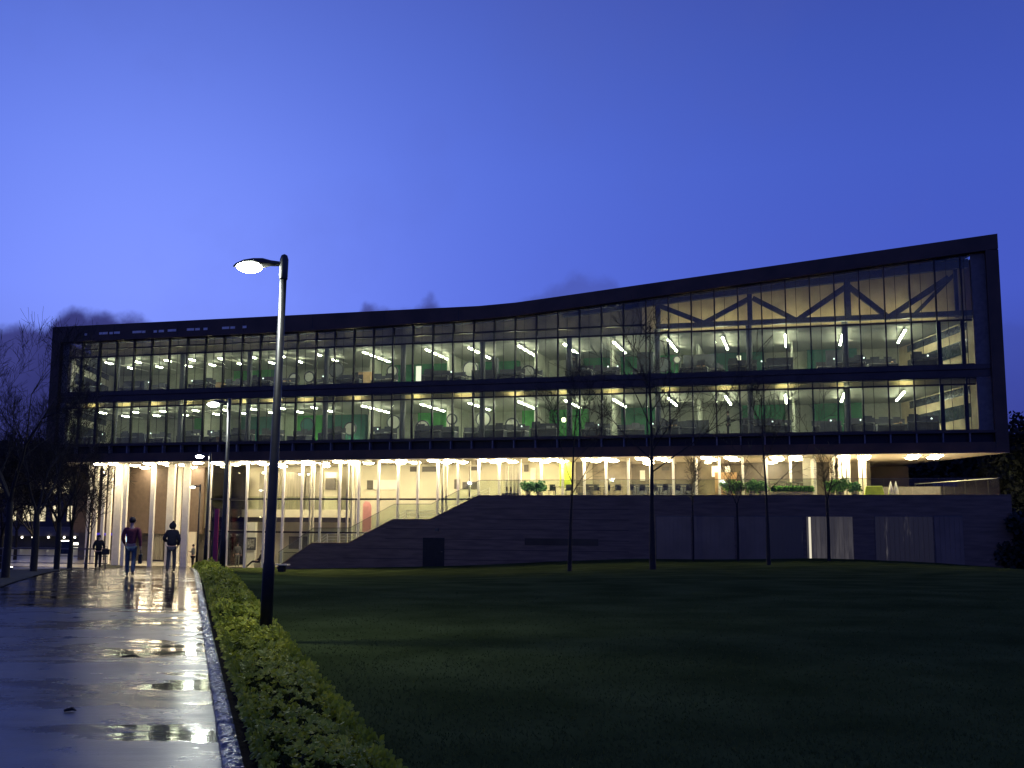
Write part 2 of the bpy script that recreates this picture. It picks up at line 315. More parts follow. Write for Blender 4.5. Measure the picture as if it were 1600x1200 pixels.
# ------------------------------------------------------------------ mesh helpers
class MB:
    def __init__(s): s.v = []; s.f = []
    def box(s, x0, x1, y0, y1, z0, z1):
        i = len(s.v)
        s.v += [(x0, y0, z0), (x1, y0, z0), (x1, y1, z0), (x0, y1, z0), (x0, y0, z1), (x1, y0, z1), (x1, y1, z1), (x0, y1, z1)]
        s.f += [tuple(i+k for k in q) for q in ((3, 2, 1, 0), (4, 5, 6, 7), (0, 1, 5, 4), (1, 2, 6, 5), (2, 3, 7, 6), (3, 0, 4, 7))]
        return s
    def prism(s, base, top):        # two matching loops of points
        i = len(s.v); n = len(base); s.v += [tuple(p) for p in base]+[tuple(p) for p in top]
        s.f.append(tuple(i+k for k in reversed(range(n)))); s.f.append(tuple(i+n+k for k in range(n)))
        for k in range(n): s.f.append((i+k, i+(k+1) % n, i+n+(k+1) % n, i+n+k))
        return s
    def xz(s, pts, y0, y1):         # outline in x,z extruded along y
        return s.prism([(x, y0, z) for x, z in pts], [(x, y1, z) for x, z in pts])
    def bar(s, a, b, w, h=None, up=(0, 0, 1)):
        a = Vector(a); b = Vector(b); h = h or w; d = (b-a).normalized(); u = Vector(up)
        if abs(d.dot(u)) > .99: u = Vector((0, 1, 0))
        sd = d.cross(u).normalized()*(w/2); uu = sd.cross(d).normalized()*(h/2)
        return s.prism([a-sd-uu, a+sd-uu, a+sd+uu, a-sd+uu], [b-sd-uu, b+sd-uu, b+sd+uu, b-sd+uu])
    def tube(s, pts, rad, n=8, cap=True):
        i0 = len(s.v); m = len(pts); pts = [Vector(p) for p in pts]; ref = None
        for k, p in enumerate(pts):
            d = (pts[min(k+1, m-1)]-pts[max(k-1, 0)]).normalized()
            if ref is None: ref = Vector((1, 0, 0)) if abs(d.x) < .9 else Vector((0, 1, 0))
            u = (ref-d*ref.dot(d)).normalized(); w = d.cross(u); ref = u
            r = rad[k] if isinstance(rad, (list, tuple)) else rad
            for j in range(n):
                a = 2*math.pi*j/n; s.v.append(tuple(p+u*(math.cos(a)*r)+w*(math.sin(a)*r)))
        for k in range(m-1):
            for j in range(n):
                a = i0+k*n+j; b = i0+k*n+(j+1) % n; s.f.append((a, b, b+n, a+n))
        if cap:
            s.f.append(tuple(i0+j for j in reversed(range(n)))); s.f.append(tuple(i0+(m-1)*n+j for j in range(n)))
        return s
    def disc(s, c, r, ax='z', t=.02, n=24, ry=None):
        ry = ry or r; P = []; Q = []
        for j in range(n):
            a = 2*math.pi*j/n; x = math.cos(a)*r; y = math.sin(a)*ry
            if ax == 'z': P.append((c[0]+x, c[1]+y, c[2])); Q.append((c[0]+x, c[1]+y, c[2]+t))
            elif ax == 'y': P.append((c[0]+x, c[1]+t, c[2]+y)); Q.append((c[0]+x, c[1], c[2]+y))
        return s.prism(P, Q)
    def ring(s, c, r, w, t, n=28):   # ring standing in the x,z plane
        i = len(s.v)
        for j in range(n):
            a = 2*math.pi*j/n; cs, sn = math.cos(a), math.sin(a)
            for rr, yy in ((r, 0), (r+w, 0), (r+w, t), (r, t)): s.v.append((c[0]+cs*rr, c[1]+yy, c[2]+sn*rr))
        for j in range(n):
            a = i+4*j; b = i+4*((j+1) % n)
            for k in range(4): s.f.append((a+k, a+(k+1) % 4, b+(k+1) % 4, b+k))
        return s
    def ball(s, c, r, n=12, m=8, sz=1.):
        i = len(s.v)
        for k in range(1, m):
            th = math.pi*k/m
            for j in range(n):
                a = 2*math.pi*j/n; s.v.append((c[0]+math.cos(a)*math.sin(th)*r, c[1]+math.sin(a)*math.sin(th)*r, c[2]+math.cos(th)*r*sz))
        t = len(s.v); s.v += [(c[0], c[1], c[2]+r*sz), (c[0], c[1], c[2]-r*sz)]
        for k in range(m-2):
            for j in range(n): a = i+k*n+j; b = i+k*n+(j+1) % n; s.f.append((a, a+n, b+n, b))
        for j in range(n):
            s.f.append((t, i+j, i+(j+1) % n)); s.f.append((t+1, i+(m-2)*n+(j+1) % n, i+(m-2)*n+j))
        return s
    def build(s, name, m, parent=None, smooth=False, bevel=0.):
        me = bpy.data.meshes.new(name); me.from_pydata(s.v, [], s.f); me.update()
        me.materials.append(M[m] if isinstance(m, str) else m)
        if smooth: me.polygons.foreach_set('use_smooth', [True]*len(me.polygons))
        o = bpy.data.objects.new(name, me); col.objects.link(o)
        if parent: o.parent = parent
        if bevel:
            b = o.modifiers.new('bevel', 'BEVEL'); b.width = bevel; b.segments = 2; b.limit_method = 'ANGLE'
        return o
def tag(o, label=None, cat=None, group=None, kind=None):
    if label: o['label'] = label
    if cat: o['category'] = cat
    if group: o['group'] = group
    if kind: o['kind'] = kind
    return o
def empty(name, loc=(0, 0, 0), rz=0., label=None, cat=None, group=None):
    o = bpy.data.objects.new(name, None); col.objects.link(o); o.location = loc; o.rotation_euler = (0, 0, rz); o.empty_display_size = .3
    return tag(o, label, cat, group)
def copy_tree(o, parent=None):
    c = o.copy(); col.objects.link(c); c.parent = parent
    for ch in list(o.children): copy_tree(ch, c)
    return c
ORD = ['first', 'second', 'third', 'fourth', 'fifth', 'sixth', 'seventh', 'eighth', 'ninth', 'tenth', 'eleventh', 'twelfth', 'thirteenth', 'fourteenth', 'fifteenth', 'sixteenth', 'seventeenth', 'eighteenth', 'nineteenth', 'twentieth',
       'twenty-first', 'twenty-second', 'twenty-third', 'twenty-fourth', 'twenty-fifth', 'twenty-sixth', 'twenty-seventh', 'twenty-eighth', 'twenty-ninth', 'thirtieth', 'thirty-first', 'thirty-second', 'thirty-third', 'thirty-fourth']

# ------------------------------------------------------------------ building frame of reference
BA = math.atan(1600/5750)
EX = Vector((math.cos(BA), -math.sin(BA), 0)); EY = Vector((math.sin(BA), math.cos(BA), 0))
BO = Vector((-34.336, 76.9, 0))
def B(u, v, z): return BO+EX*u+EY*v+Vector((0, 0, z))
def F(x, y, v=0.):                     # where the sight line of a photograph point meets the plane v metres behind the facade
    d = ray(x, y); t = (BO+EY*v).dot(EY)/d.dot(EY); P = d*t
    return (P-BO).dot(EX), P.z+CZ
def U(x, v=0., y=700): return F(x, y, v)[0]
MU = [2.08+1.497*k for k in range(10)]+[15.553+1.4515*k for k in range(1, 34)]     # mullion lines, 2.08 .. 63.45
UL, UR = -.42, 65.5                   # outer faces of the frame
RZ = [(-1, 15.66), (28.8, 15.60), (33.6, 15.585), (36.2, 15.70), (65.6, 18.33)]
def roofz(u):
    for (a, b), (c_, d_) in zip(RZ[:-1], RZ[1:]):
        if u <= c_: return b+(d_-b)*(u-a)/(c_-a)
    return 18.3
def glz(u):                           # top of the glazing
    return roofz(u)-(1.20 if u < 20 else .90 if u > 34 else 1.20-.30*(u-20)/14)
SL = -.41; SR = -.30                  # skew of the end walls per metre of depth
DEPTH = 15.5
Z0, Z1, Z2, ZC = 5.40, 6.72, 10.64, 2.88
GL = -2.2                             # ground at the lobby

bld = empty('office_building', BO, -BA, 'long glass fronted office block in a dark frame above a bright lobby, roof rising rightwards', 'building')
def P(name, mb, m, parent=bld, **k): return mb.build(name, m, parent, **k)

# outer dark frame: roof edge, end frames and the band under the windows
rs = [UL]+[UL+(33.4-UL)*k/6 for k in range(1, 7)]+[36, 38, 42, 48.3, 52, 56, 60, UR]
mb = MB()
for a, b in zip(rs[:-1], rs[1:]):
    mb.xz([(a, glz(a)+.0), (b, glz(b)+.0), (b, roofz(b)), (a, roofz(a))], -.45, .35)
P('roof_fascia', mb, 'frame')
mb = MB()
for a, b in zip(rs[:-1], rs[1:]):
    mb.prism([(a, .35, roofz(a)-.35), (b, .35, roofz(b)-.35), (b+SR*DEPTH, DEPTH, roofz(b)-.35), (a+SL*DEPTH, DEPTH, roofz(a)-.35)],
             [(a, .35, roofz(a)-.02), (b, .35, roofz(b)-.02), (b+SR*DEPTH, DEPTH, roofz(b)-.02), (a+SL*DEPTH, DEPTH, roofz(a)-.02)])
P('roof', mb, 'roofdark')
def slat_line(mb, u0, u1, z, v=-.47):
    mb.box(u0, u1, v, v+.02, z, z+.05)
mb = MB()
for k in range(12): mb.box(UL+.02+k*5.4, UL+.02+k*5.4+.03, -.462, -.45, glz(0)+.15, roofz(UL+k*5.4)-.05) if k < 7 else None
for a in rs[:-1]: pass
P('fascia_joint', mb, 'mullion')
# row of small open slots in the left fascia
mb = MB(); r2 = random.Random(3)
for x0, x1, yy in ((132, 136, 522.5), (155, 168, 521), (171, 176, 520.5), (178, 187, 520), (207, 221, 519), (222, 227, 518.5), (240, 245, 518), (248, 256, 517.5), (262, 275, 516.5), (292, 303, 515), (305, 312, 514.5), (318, 324, 514), (347, 358, 512.5), (360, 367, 512), (379, 385, 511)):
    a, z = F(x0, yy, -.47); b, _ = F(x1, yy, -.47); P('fascia_slot', MB().box(a, b, -.475, -.44, z-.085, z+.085), 'slotpale')
# end frames: deep portal ends
mb = MB(); mb.box(UL, .35, -.45, .0, Z0, glz(0)); mb.prism([(UL, .01, Z0), (.75, .01, Z0), (.75+SL*DEPTH, DEPTH, Z0), (UL+SL*DEPTH, DEPTH, Z0)], [(UL, 0, glz(0)), (.75, 0, glz(0)), (.75+SL*DEPTH, DEPTH, glz(0)), (UL+SL*DEPTH, DEPTH, glz(0))])
P('end_wall', mb, 'frame')
mb = MB(); mb.box(64.8, UR, -.45, .0, Z0, glz(64.8)); mb.prism([(64.7, 0, Z0), (UR, 0, Z0), (UR+SR*DEPTH, DEPTH, Z0), (64.7+SR*DEPTH, DEPTH, Z0)], [(64.7, 0, glz(64.5)), (UR, 0, glz(65)), (UR+SR*DEPTH, DEPTH, glz(65)), (64.7+SR*DEPTH, DEPTH, glz(64.5))])
P('end_wall', mb, 'frame')
for u0, u1 in ((.35, .90), (64.0, 64.8)):
    mb = MB(); mb.box(u0, u1, -.10, .0, Z1+.02, glz(u0)-.02); P('reveal_panel', mb, 'reveal')
# rear wall
mb = MB(); mb.box(UL+SL*DEPTH+.1, UR+SR*DEPTH-.1, DEPTH, DEPTH+.3, Z0, 15.2); P('rear_wall', mb, 'frame')
# lower fascia: solid lip, recessed cavity with posts, sill
mb = MB(); mb.box(.36, 64.79, -.45, -.05, Z0, 6.02); P('lower_fascia', mb, 'frame')
mb = MB(); mb.box(.36, 64.79, -.02, .06, 6.02, 6.56); P('cavity_back', mb, 'doormetal')
mb = MB(); mb.box(.36, 64.79, -.42, .06, 6.56, Z1); P('lower_sill', mb, 'spandrel')
for k, u in enumerate(MU):
    mb = MB(); mb.box(u-.035, u+.035, -.40, -.02, 6.02, 6.56); P('cavity_post', mb, 'post')
mb = MB()
for u in MU[:-1]: mb.box(u+.2, u+1.25, -.46, -.45, 5.98, 6.0)
# middle spandrel, with shadow grooves
mb = MB(); mb.box(.36, 64.79, -.12, .25, 9.88, 10.30); mb.box(.36, 64.79, -.22, .25, 10.33, 10.62); mb.box(.36, 64.79, -.06, .25, 10.30, 10.33)
P('spandrel', mb, 'spandrel')
# soffit, one skewed slab
mb = MB(); mb.prism([(UL, -.44, Z0-.02), (UR, -.44, Z0-.02), (UR+SR*DEPTH, DEPTH, Z0-.02), (UL+SL*DEPTH, DEPTH, Z0-.02)], [(UL, -.44, Z0-.003), (UR, -.44, Z0-.003), (UR+SR*DEPTH, DEPTH, Z0-.003), (UL+SL*DEPTH, DEPTH, Z0-.003)])
P('soffit', mb, 'soffit')

# mullions and windows
for i, u in enumerate(MU):
    mb = MB(); w = .04 if i % 1 == 0 else .03
    mb.box(u-w, u+w, -.16, .10, Z1, 9.88); mb.box(u-w, u+w, -.16, .10, 10.62, glz(u)-.002); P('mullion', mb, 'mullion')
def window(u0, u1, z0, z1a, z1b, tz):
    fr = MB()
    for z in tz: fr.box(u0+.04, u1-.04, -.10, .08, z-.045, z+.045)
    fr.box(u0+.04, u1-.04, -.08, .06, z0, z0+.06)
    fr.xz([(u0+.04, z1a-.06), (u1-.04, z1b-.06), (u1-.04, z1b), (u0+.04, z1a)], -.08, .06)
    if True:                                         # thin glass-to-glass joint in the middle of the bay
        um = (u0+u1)/2-.1; fr.box(um-.014, um+.014, -.025, .0, z0, z1a-.02)
    w = fr.build('window', M['mullion'], bld)
    pn = MB(); pn.xz([(u0+.04, z0+.03), (u1-.04, z0+.03), (u1-.04, z1b-.03), (u0+.04, z1a-.03)], -.012, .004); pn.build('pane', M['glass'], w)
    return w
edges = [.90]+MU+[64.0]
for u0, u1 in zip(edges[:-1], edges[1:]):
    if u1-u0 < .3: continue
    window(u0, u1, Z1, 9.88, 9.88, [9.45])
    window(u0, u1, 10.62, glz(u0), glz(u1), [13.28] if u1 < 3 or u0 > 62.5 else [13.28, 13.86] if u0 < 44 else [13.30])
# opening door frames at both ends (heavier verticals on the left bays)
for u in (MU[0], MU[1]):
    for z0, z1 in ((Z1, 9.4), (10.62, 13.3)):
        mb = MB(); mb.box(u-.09, u+.09, -.18, .12, z0, z1); P('window_post', mb, 'mullion')
for u in (MU[-2]+.1, MU[-1]-.1):
    for z0, z1 in ((Z1, 9.4), (10.62, 13.3)):
        mb = MB(); mb.box(u-.08, u+.08, -.18, .12, z0, z1); P('window_post', mb, 'mullion')

# floors, ceilings, interior walls of the two storeys
def slab(name, v0, z0, z1, m, ul=.8, ur=64.65, v1=DEPTH-.05):
    mb = MB(); mb.prism([(ul+SL*v0, v0, z0), (ur+SR*v0, v0, z0), (ur+SR*v1, v1, z0), (ul+SL*v1, v1, z0)], [(ul+SL*v0, v0, z1), (ur+SR*v0, v0, z1), (ur+SR*v1, v1, z1), (ul+SL*v1, v1, z1)])
    return P(name, mb, m)
slab('floor', .26, Z0+.01, Z1-.0, 'officef'); slab('floor', .26, 9.95, 10.6, 'officef')
VB = 11.2
slab('ceiling', 1.5, 9.62, 9.7, 'officec'); slab('ceiling', 1.5, 13.50, 13.58, 'officec')
# downstand panels at the ceiling edge: a lit strip above it
mb = MB(); mb.box(.6, 64.6, 1.42, 1.49, 9.62, 9.94); P('ceiling_upstand', mb, 'bulk')
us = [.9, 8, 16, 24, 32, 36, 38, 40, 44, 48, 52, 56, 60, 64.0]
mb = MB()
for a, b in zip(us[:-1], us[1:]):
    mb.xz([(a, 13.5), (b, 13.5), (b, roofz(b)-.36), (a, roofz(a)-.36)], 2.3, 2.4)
    if b == 44: P('bulkhead', mb, 'bulkshade'); mb = MB()
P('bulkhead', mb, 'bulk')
# stretches of ceiling edge beam seen just under the roof line
mb = MB()
for a, b in zip(us[:-1], us[1:]):
    mb.xz([(a, glz(a)-.02), (b, glz(b)-.02), (b, glz(b)+.2), (a, glz(a)+.2)], .5, .9)
P('edge_beam', mb, 'truss')
for a, b, e_ in ((45.5, 53, 18.), (53, 60, 22.), (60, 62.8, 18.)):
    mb = MB(); mb.box(a, b, 1.60, 1.76, 13.585, 13.62); ct = P('cove_trough', mb, 'desk')
    mb = MB(); mb.box(a+.1, b-.1, 1.63, 1.73, 13.622, 13.63); mb.build('cove_lamp', emis('cove_lamp_glow', (1., .84, .48), e_), ct)
# back wall in coloured lengths
segs1 = [(-5, 0, 'office'), (0, 5, 'office'), (5, 8.2, 'limegreen'), (8.2, 9.3, 'office'), (9.3, 14.4, 'teal'), (14.4, 17, 'limegreen'), (17, 20.5, 'teal'), (20.5, 25, 'office'), (25, 28.6, 'limegreen'), (28.6, 33.5, 'office'), (33.5, 38.6, 'limegreen'), (38.6, 41, 'office'), (41, 43.8, 'green'), (43.8, 50, 'office'), (50, 53, 'green'), (53, 55.0, 'office'), (55, 58.2, 'green'), (58.2, 62.5, 'office')]
segs2 = [(-5, 8.3, 'office'), (8.3, 12, 'limegreen'), (12, 14.2, 'green'), (14.2, 22.6, 'office'), (22.6, 27.6, 'green'), (27.6, 30, 'office'), (30, 33.2, 'green'), (33.2, 38.3, 'office'), (38.3, 45.4, 'green'), (45.4, 47.6, 'office'), (47.6, 51.6, 'teal'), (51.6, 54.6, 'office'), (54.6, 58, 'teal'), (58, 62.5, 'office')]
for segs, z0, z1 in ((segs1, Z1, 9.62), (segs2, 10.6, 13.5)):
    for a, b, m in segs:
        mb = MB(); mb.box(a, b, VB if m == 'office' else VB-.6, VB+.2, z0+.002, z1-.002); P('inner_wall', mb, m)
# cross partitions give the rooms edges
for z0, z1 in ((Z1, 9.62), (10.6, 13.5)):
    for u, v0 in ((8.4, 6.5), (14.4, 7), (22.4, 7), (29, 6), (35.5, 6.5), (41, 7), (47.2, 6), (53.5, 6.5)):
        mb = MB(); mb.box(u, u+.15, v0, VB-.61, z0+.003, z1-.003); P('partition', mb, 'office')
# end walls inside: pale with dark strip windows
for s, (u0, sk) in enumerate(((.95, SL), (64.25, SR))):
    for z0, z1 in ((Z1, 9.6), (10.62, 13.48)):
        sg = 1 if s == 0 else -1
        def ew(v0, v1, a, b, m, name, off=0.):
            mb = MB(); q = off*sg
            mb.prism([(u0+sk*v0+q, v0, a), (u0+sk*v0+q+.04*sg, v0, a), (u0+sk*v1+q+.04*sg, v1, a), (u0+sk*v1+q, v1, a)], [(u0+sk*v0+q, v0, b), (u0+sk*v0+q+.04*sg, v0, b), (u0+sk*v1+q+.04*sg, v1, b), (u0+sk*v1+q, v1, b)])
            return P(name, mb, m)
        ew(.3, VB, z0+.004, z1-.004, 'cream' if s == 0 else 'bulk', 'inner_end_wall')
        ew(1.2, VB-1.5, z0+.9, z0+1.75, 'darkwin', 'strip_window', .06)
        ew(1.2, VB-1.5, z0+2.3, z1-.1, 'darkwin', 'strip_window', .06)
# interior columns
for x in (183, 285, 390, 510, 630, 754, 890, 1028, 1172, 1323):
    u = U(x, 1.3, 600)
    mb = MB(); mb.tube([(u, 1.25, Z1), (u, 1.25, 9.94)], .19, 14); mb.tube([(u, 1.25, 10.6), (u, 1.25, 13.5 if x < 1000 else 13.75)], .19, 14); P('office_column', mb, 'icol', smooth=True)
# truss at the right
V = .95
def T(x, y): u, z = F(x, y, V); return (u, V, z)
mb = MB()
up = [(880, 487), (960, 474), (1026, 466), (1080, 459), (1155, 448), (1240, 438), (1320, 428), (1420, 416), (1512, 405)]
lo = [(880, 496), (960, 486), (1026, 477), (1080, 470), (1155, 461), (1240, 450), (1320, 441), (1420, 429), (1512, 418)]
for (a, b), (c_, d_) in zip(zip(up[:-1], up[1:]), zip(lo[:-1], lo[1:])):
    A_, B_, C_, D_ = T(*a), T(*b), T(*c_), T(*d_)
    mb.xz([(C_[0], C_[2]), (D_[0], D_[2]), (B_[0], B_[2]), (A_[0], A_[2])], V-.17, V+.17)
P('truss_top_chord', mb, 'truss')
mb = MB(); a = T(1026, 509); b = T(1523, 493); mb.box(a[0], b[0], V-.17, V+.17, 13.72, 14.04); P('truss_bottom_chord', mb, 'truss')
def member(p, q, w, v=V):
    a = F(*p, v); b = F(*q, v); mb = MB(); mb.bar((a[0], v, a[1]), (b[0], v, b[1]), .26, w, up=(0, 0, 1)) if abs(a[0]-b[0]) > .5 else mb.box(a[0]-w/2, a[0]+w/2, v-.15, v+.15, min(a[1], b[1]), max(a[1], b[1]))
    P('truss_diagonal' if abs(a[0]-b[0]) > .5 else 'truss_post', mb, 'truss')
member((1030, 478), (1100, 505), .30); member((1098, 506), (1172, 466), .30); member((1171, 460), (1171, 505), .30); member((1176, 466), (1245, 501), .30)
member((1245, 501), (1322, 448), .33); member((1323, 440), (1323, 500), .40); member((1326, 448), (1389, 497), .33); member((1387, 497), (1482, 434), .34); member((1420, 500), (1492, 428), .22, 1.7)
member((1492, 420), (1492, 496), .2, 1.5); member((1028, 478), (1028, 508), .3)

# ------------------------------------------------------------------ lobby and terrace level, glass line 1.4 m behind the facade
VG = 1.42
LU = [u for u in MU if u > 12.3]
CORNER = 12.55
UEND = 56.0                                    # right end of the glazed level
lob = empty('lobby_storey', BO, -BA)
lob.parent = None
bpy.data.objects.remove(lob)
LU = [CORNER]+LU
for i, u in enumerate(LU):
    if u > UEND: break
    zb = GL if u < 33.3 else ZC
    mb = MB(); mb.box(u-.075, u+.075, VG-.20, VG-.02, zb, Z0-.02)
    P('lobby_mullion', mb, 'white')
def lobwin(u0, u1, zb, tz):
    fr = MB()
    for z in tz: fr.box(u0+.075, u1-.075, VG-.12, VG+.02, z-.06, z+.06)
    fr.box(u0+.055, u1-.055, VG-.06, VG+.02, zb, zb+.07)
    w = fr.build('lobby_window', M['mullion'], bld)
    pn = MB(); pn.box(u0+.03, u1-.03, VG-.015, VG+.005, zb+.04, Z0-.03); pn.build('pane', M['lobbyglass'], w)
for u0, u1 in zip(LU[:-1], LU[1:]):
    if u1 > UEND: break
    if u1 < 33.5: lobwin(u0, u1, GL, [.40, 2.72])
    else: lobwin(u0, u1, ZC, [])
# glazed return beside the portico, dark seen edge-on
mb = MB(); mb.box(CORNER-.03, CORNER+.03, VG, VG+5.5, GL, Z0-.03); P('lobby_side_glass', mb, 'lobbyglass')
mb = MB()
for z in (.40, 2.72): mb.box(CORNER-.05, CORNER+.05, VG, VG+5.5, z-.04, z+.04)
P('lobby_side_rail', mb, 'rail')
# white fins standing behind the glass in a few bays
for x, v, w, y0 in ((484, 3.2, .10, 0), (489, 3.6, .1, 0), (542, 3.0, .14, 0), (549, 3.3, .12, 0), (556, 3.6, .12, 0), (691, 3., .12, 0), (697, 3.3, .12, 0), (733, 3, .12, 0), (1198, 3, .16, 1), (1262, 2.6, .5, 1), (1272, 4, .4, 1)):
    u = U(x, v, 780); mb = MB(); mb.box(u-w/2, u+w/2, v, v+.18, ZC if y0 else GL, Z0-.03); P('lobby_fin', mb, 'white')
# lobby shell
mb = MB(); mb.prism([(CORNER-.5, -.4, GL-.3), (33.6, -.4, GL-.3), (33.6, 12, GL-.3), (CORNER-4, 12, GL-.3)], [(CORNER-.5, -.4, GL), (33.6, -.4, GL), (33.6, 12, GL), (CORNER-4, 12, GL)]); P('lobby_floor', mb, 'lobbyfloor')
mb = MB(); mb.box(6.0, 33.5, 9.2, 9.4, GL+.002, Z0-.03); P('lobby_back_wall', mb, 'cream')
mb = MB(); mb.box(21.6, 33.5, 6.2, 6.35, GL+.002, Z0-.035); P('lobby_inner_wall', mb, 'cream')
mb = MB(); mb.box(33.5, 39.6, 9.2, 9.4, ZC, Z0-.03); P('terrace_back_wall', mb, 'cream')
mb = MB(); mb.box(39.6, 58.5, 9.2, 9.4, ZC, Z0-.03); P('terrace_back_wall', mb, 'taupe')
mb = MB(); mb.box(39.9, 42.6, 5.8, 5.95, ZC+.002, Z0-.035); P('cafe_wall', mb, 'taupe')
mb = MB(); mb.box(45.6, 48.3, 7.0, 7.15, ZC+.002, Z0-.035); P('cafe_wall', mb, 'taupe')
mb = MB(); mb.box(33.45, 41.0, 6.0, 6.15, ZC+.002, Z0-.035); P('cafe_wall', mb, 'cream')
mb = MB(); mb.box(48.5, 49.9, 3.2, 3.4, ZC+.002, Z0-.9); P('timber_screen', mb, 'tan')
mb = MB(); mb.box(49.95, 55.9, 8.5, 8.6, ZC+.002, Z0-.035); P('cafe_wall', mb, 'darkdoor')
mb = MB(); mb.box(55.8, 55.95, VG, 9.2, ZC+.002, Z0-.035); P('cafe_wall', mb, 'cream')
# mezzanine
mz = 6.3
mb = MB(); mb.box(9.6, 21.55, mz, 9.19, 1.42, 2.0); P('mezzanine_slab', mb, 'cream')
mb = MB(); mb.box(9.6, 21.55, mz+.35, 9.18, 1.05, 1.41); P('mezzanine_beam', mb, 'darkdoor')
mb = MB(); mb.box(9.6, 21.55, mz+.02, mz+.04, 2.0, 3.0); P('mezzanine_balustrade', mb, 'balglass')
for x0, x1 in ((365, 384), (405, 437), (448, 475), (478, 500), (507, 527)):
    a = U(x0, 8.2, 760); b = U(x1, 8.2, 760); mb = MB(); mb.box(a, b, 8.2, 8.3, 2.01, Z0-.5); P('mezzanine_partition', mb, 'greyslat' if x0 < 500 else 'cream')
# openings and framed things on the cream walls
def onwall(name, x0, x1, y0, y1, v, m, t=.05, parent=bld):
    a, z1 = F(x0, y0, v); b, z0 = F(x1, y1, v); mb = MB(); mb.box(a, b, v-t, v, z0, z1); return P(name, mb, m, parent)
onwall('internal_window', 574, 620, 750, 765, 6.19, 'whiteboard'); onwall('internal_window', 574, 583, 750.4, 764.6, 6.13, 'darkdoor')
onwall('internal_window', 641, 656, 729, 737, 6.19, 'darkdoor'); onwall('internal_window', 660, 688, 729, 737, 6.19, 'darkdoor')
onwall('internal_window', 710, 719, 749, 764, 6.19, 'darkdoor'); onwall('internal_window', 723, 747, 753, 764, 6.19, 'darkdoor'); onwall('internal_window', 735, 752, 729, 735, 6.19, 'darkdoor')
onwall('internal_door', 509, 524, 747, 765, 8.1, 'darkdoor'); onwall('internal_door', 452, 480, 838, 858, 8.6, 'darkdoor')
onwall('internal_door', 829, 837, 731, 760, 5.95, 'whiteboard')
onwall('internal_window', 819, 826, 726, 737, 5.95, 'darkdoor')
onwall('lime_panel', 875, 893, 722, 762, 4.0, 'limewall', .08)
onwall('lit_doorway', 971, 982, 737, 757, 9.15, emis('lit_room_beyond', (1, .95, .75), 1.5), .04)
onwall('notice_board', 1000, 1008, 735, 751, 9.1, 'whiteboard'); onwall('air_grille', 1034, 1046, 729, 735, 9.1, 'darkdoor'); onwall('air_grille', 977, 990, 727, 731, 9.1, 'darkdoor')
onwall('inner_wall_panel', 920, 963, 722, 770, 8.9, 'greyslat'); onwall('inner_wall_panel', 1060, 1080, 722, 765, 8.0, 'darkdoor')
onwall('inner_wall_panel', 900, 915, 722, 770, 5.0, 'darkdoor')
onwall('servery_counter', 905, 1088, 757, 776, 6.5, 'desk', .6)
onwall('kitchen_hatch', 1112, 1122, 728, 745, 5., 'whiteboard'); onwall('kitchen_hatch', 1133, 1141, 728, 745, 5., 'whiteboard')

# portico: recessed brown wall, slatted lower zone, doors
mb = MB(); mb.box(-4.5, 7.8, 8.0, 8.3, .05, Z0-.03); P('portico_wall', mb, 'brownwall')
mb = MB(); mb.box(-4.5, 9.0, 9.0, 9.2, GL, .5); P('portico_inner_wall', mb, 'darkdoor')
a = U(234, 8.5, 860); b = U(255, 8.5, 860)
mb = MB(); k = a
while k < b: mb.box(k, k+.12, 8.3, 8.4, GL+.15, .04); k += .17
P('slatted_screen', mb, 'greyslat')
onwall('portico_side_wall', 292, 307, 831, 884, 7.5, 'soffit', .3)
onwall('entrance_sign', 150, 200, 832.5, 837, 7.9, emis('violet_sign_band', (.16, .10, .9), .55), .04)
onwall('entrance_door', 172, 212, 838, 884, 8.9, 'darkdoor', .06); onwall('entrance_poster', 192, 200, 838, 847, 8.8, 'screen', .03)
mb = MB(); mb.prism([(-7, -1.0, GL-.3), (CORNER-.52, -1.0, GL-.3), (CORNER-4, 12, GL-.3), (-10, 12, GL-.3)], [(-7, -1.0, GL-.012), (CORNER-.52, -1.0, GL-.012), (CORNER-4, 12, GL-.012), (-10, 12, GL-.012)]); P('portico_floor', mb, 'lobbyfloor')
# portico columns
for x, w, v in ((139, 6, 1.8), (149, 6, 3), (161, 5, 1.7), (171, 6, 4), (184, 13, 2.2), (195, 6, 1.6), (237.5, 7, 1.6), (266, 12, 3), (279, 6, 6), (290, 11, 2)):
    sc_ = 1600/(76.9+v); u = U(x, v, 805); hw = w/sc_/2
    mb = MB(); mb.box(u-hw, u+hw, v-.09, v+.09, GL, Z0-.03)
    if w > 9: mb.box(u-hw+.06, u-hw+.12, v-.10, v-.09, GL, Z0-.04); mb.box(u+hw-.16, u+hw-.1, v-.10, v-.09, GL, Z0-.04)
    P('portico_column', mb, 'white')
# open terrace columns at the right
for x, v in ((1312, 2.0), (1319, 4.0), (1326, 1.2), (1344, 2.0), (1351, 3.5)):
    u = U(x, v, 740); mb = MB(); mb.tube([(u, v, ZC), (u, v, Z0-.03)], .10, 12); P('terrace_column', mb, 'white', smooth=True)
mb = MB(); mb.box(56.1, 61.5, DEPTH-.6, DEPTH-.3, ZC-.3, Z0-.05); P('terrace_dark_wall', mb, 'frame')

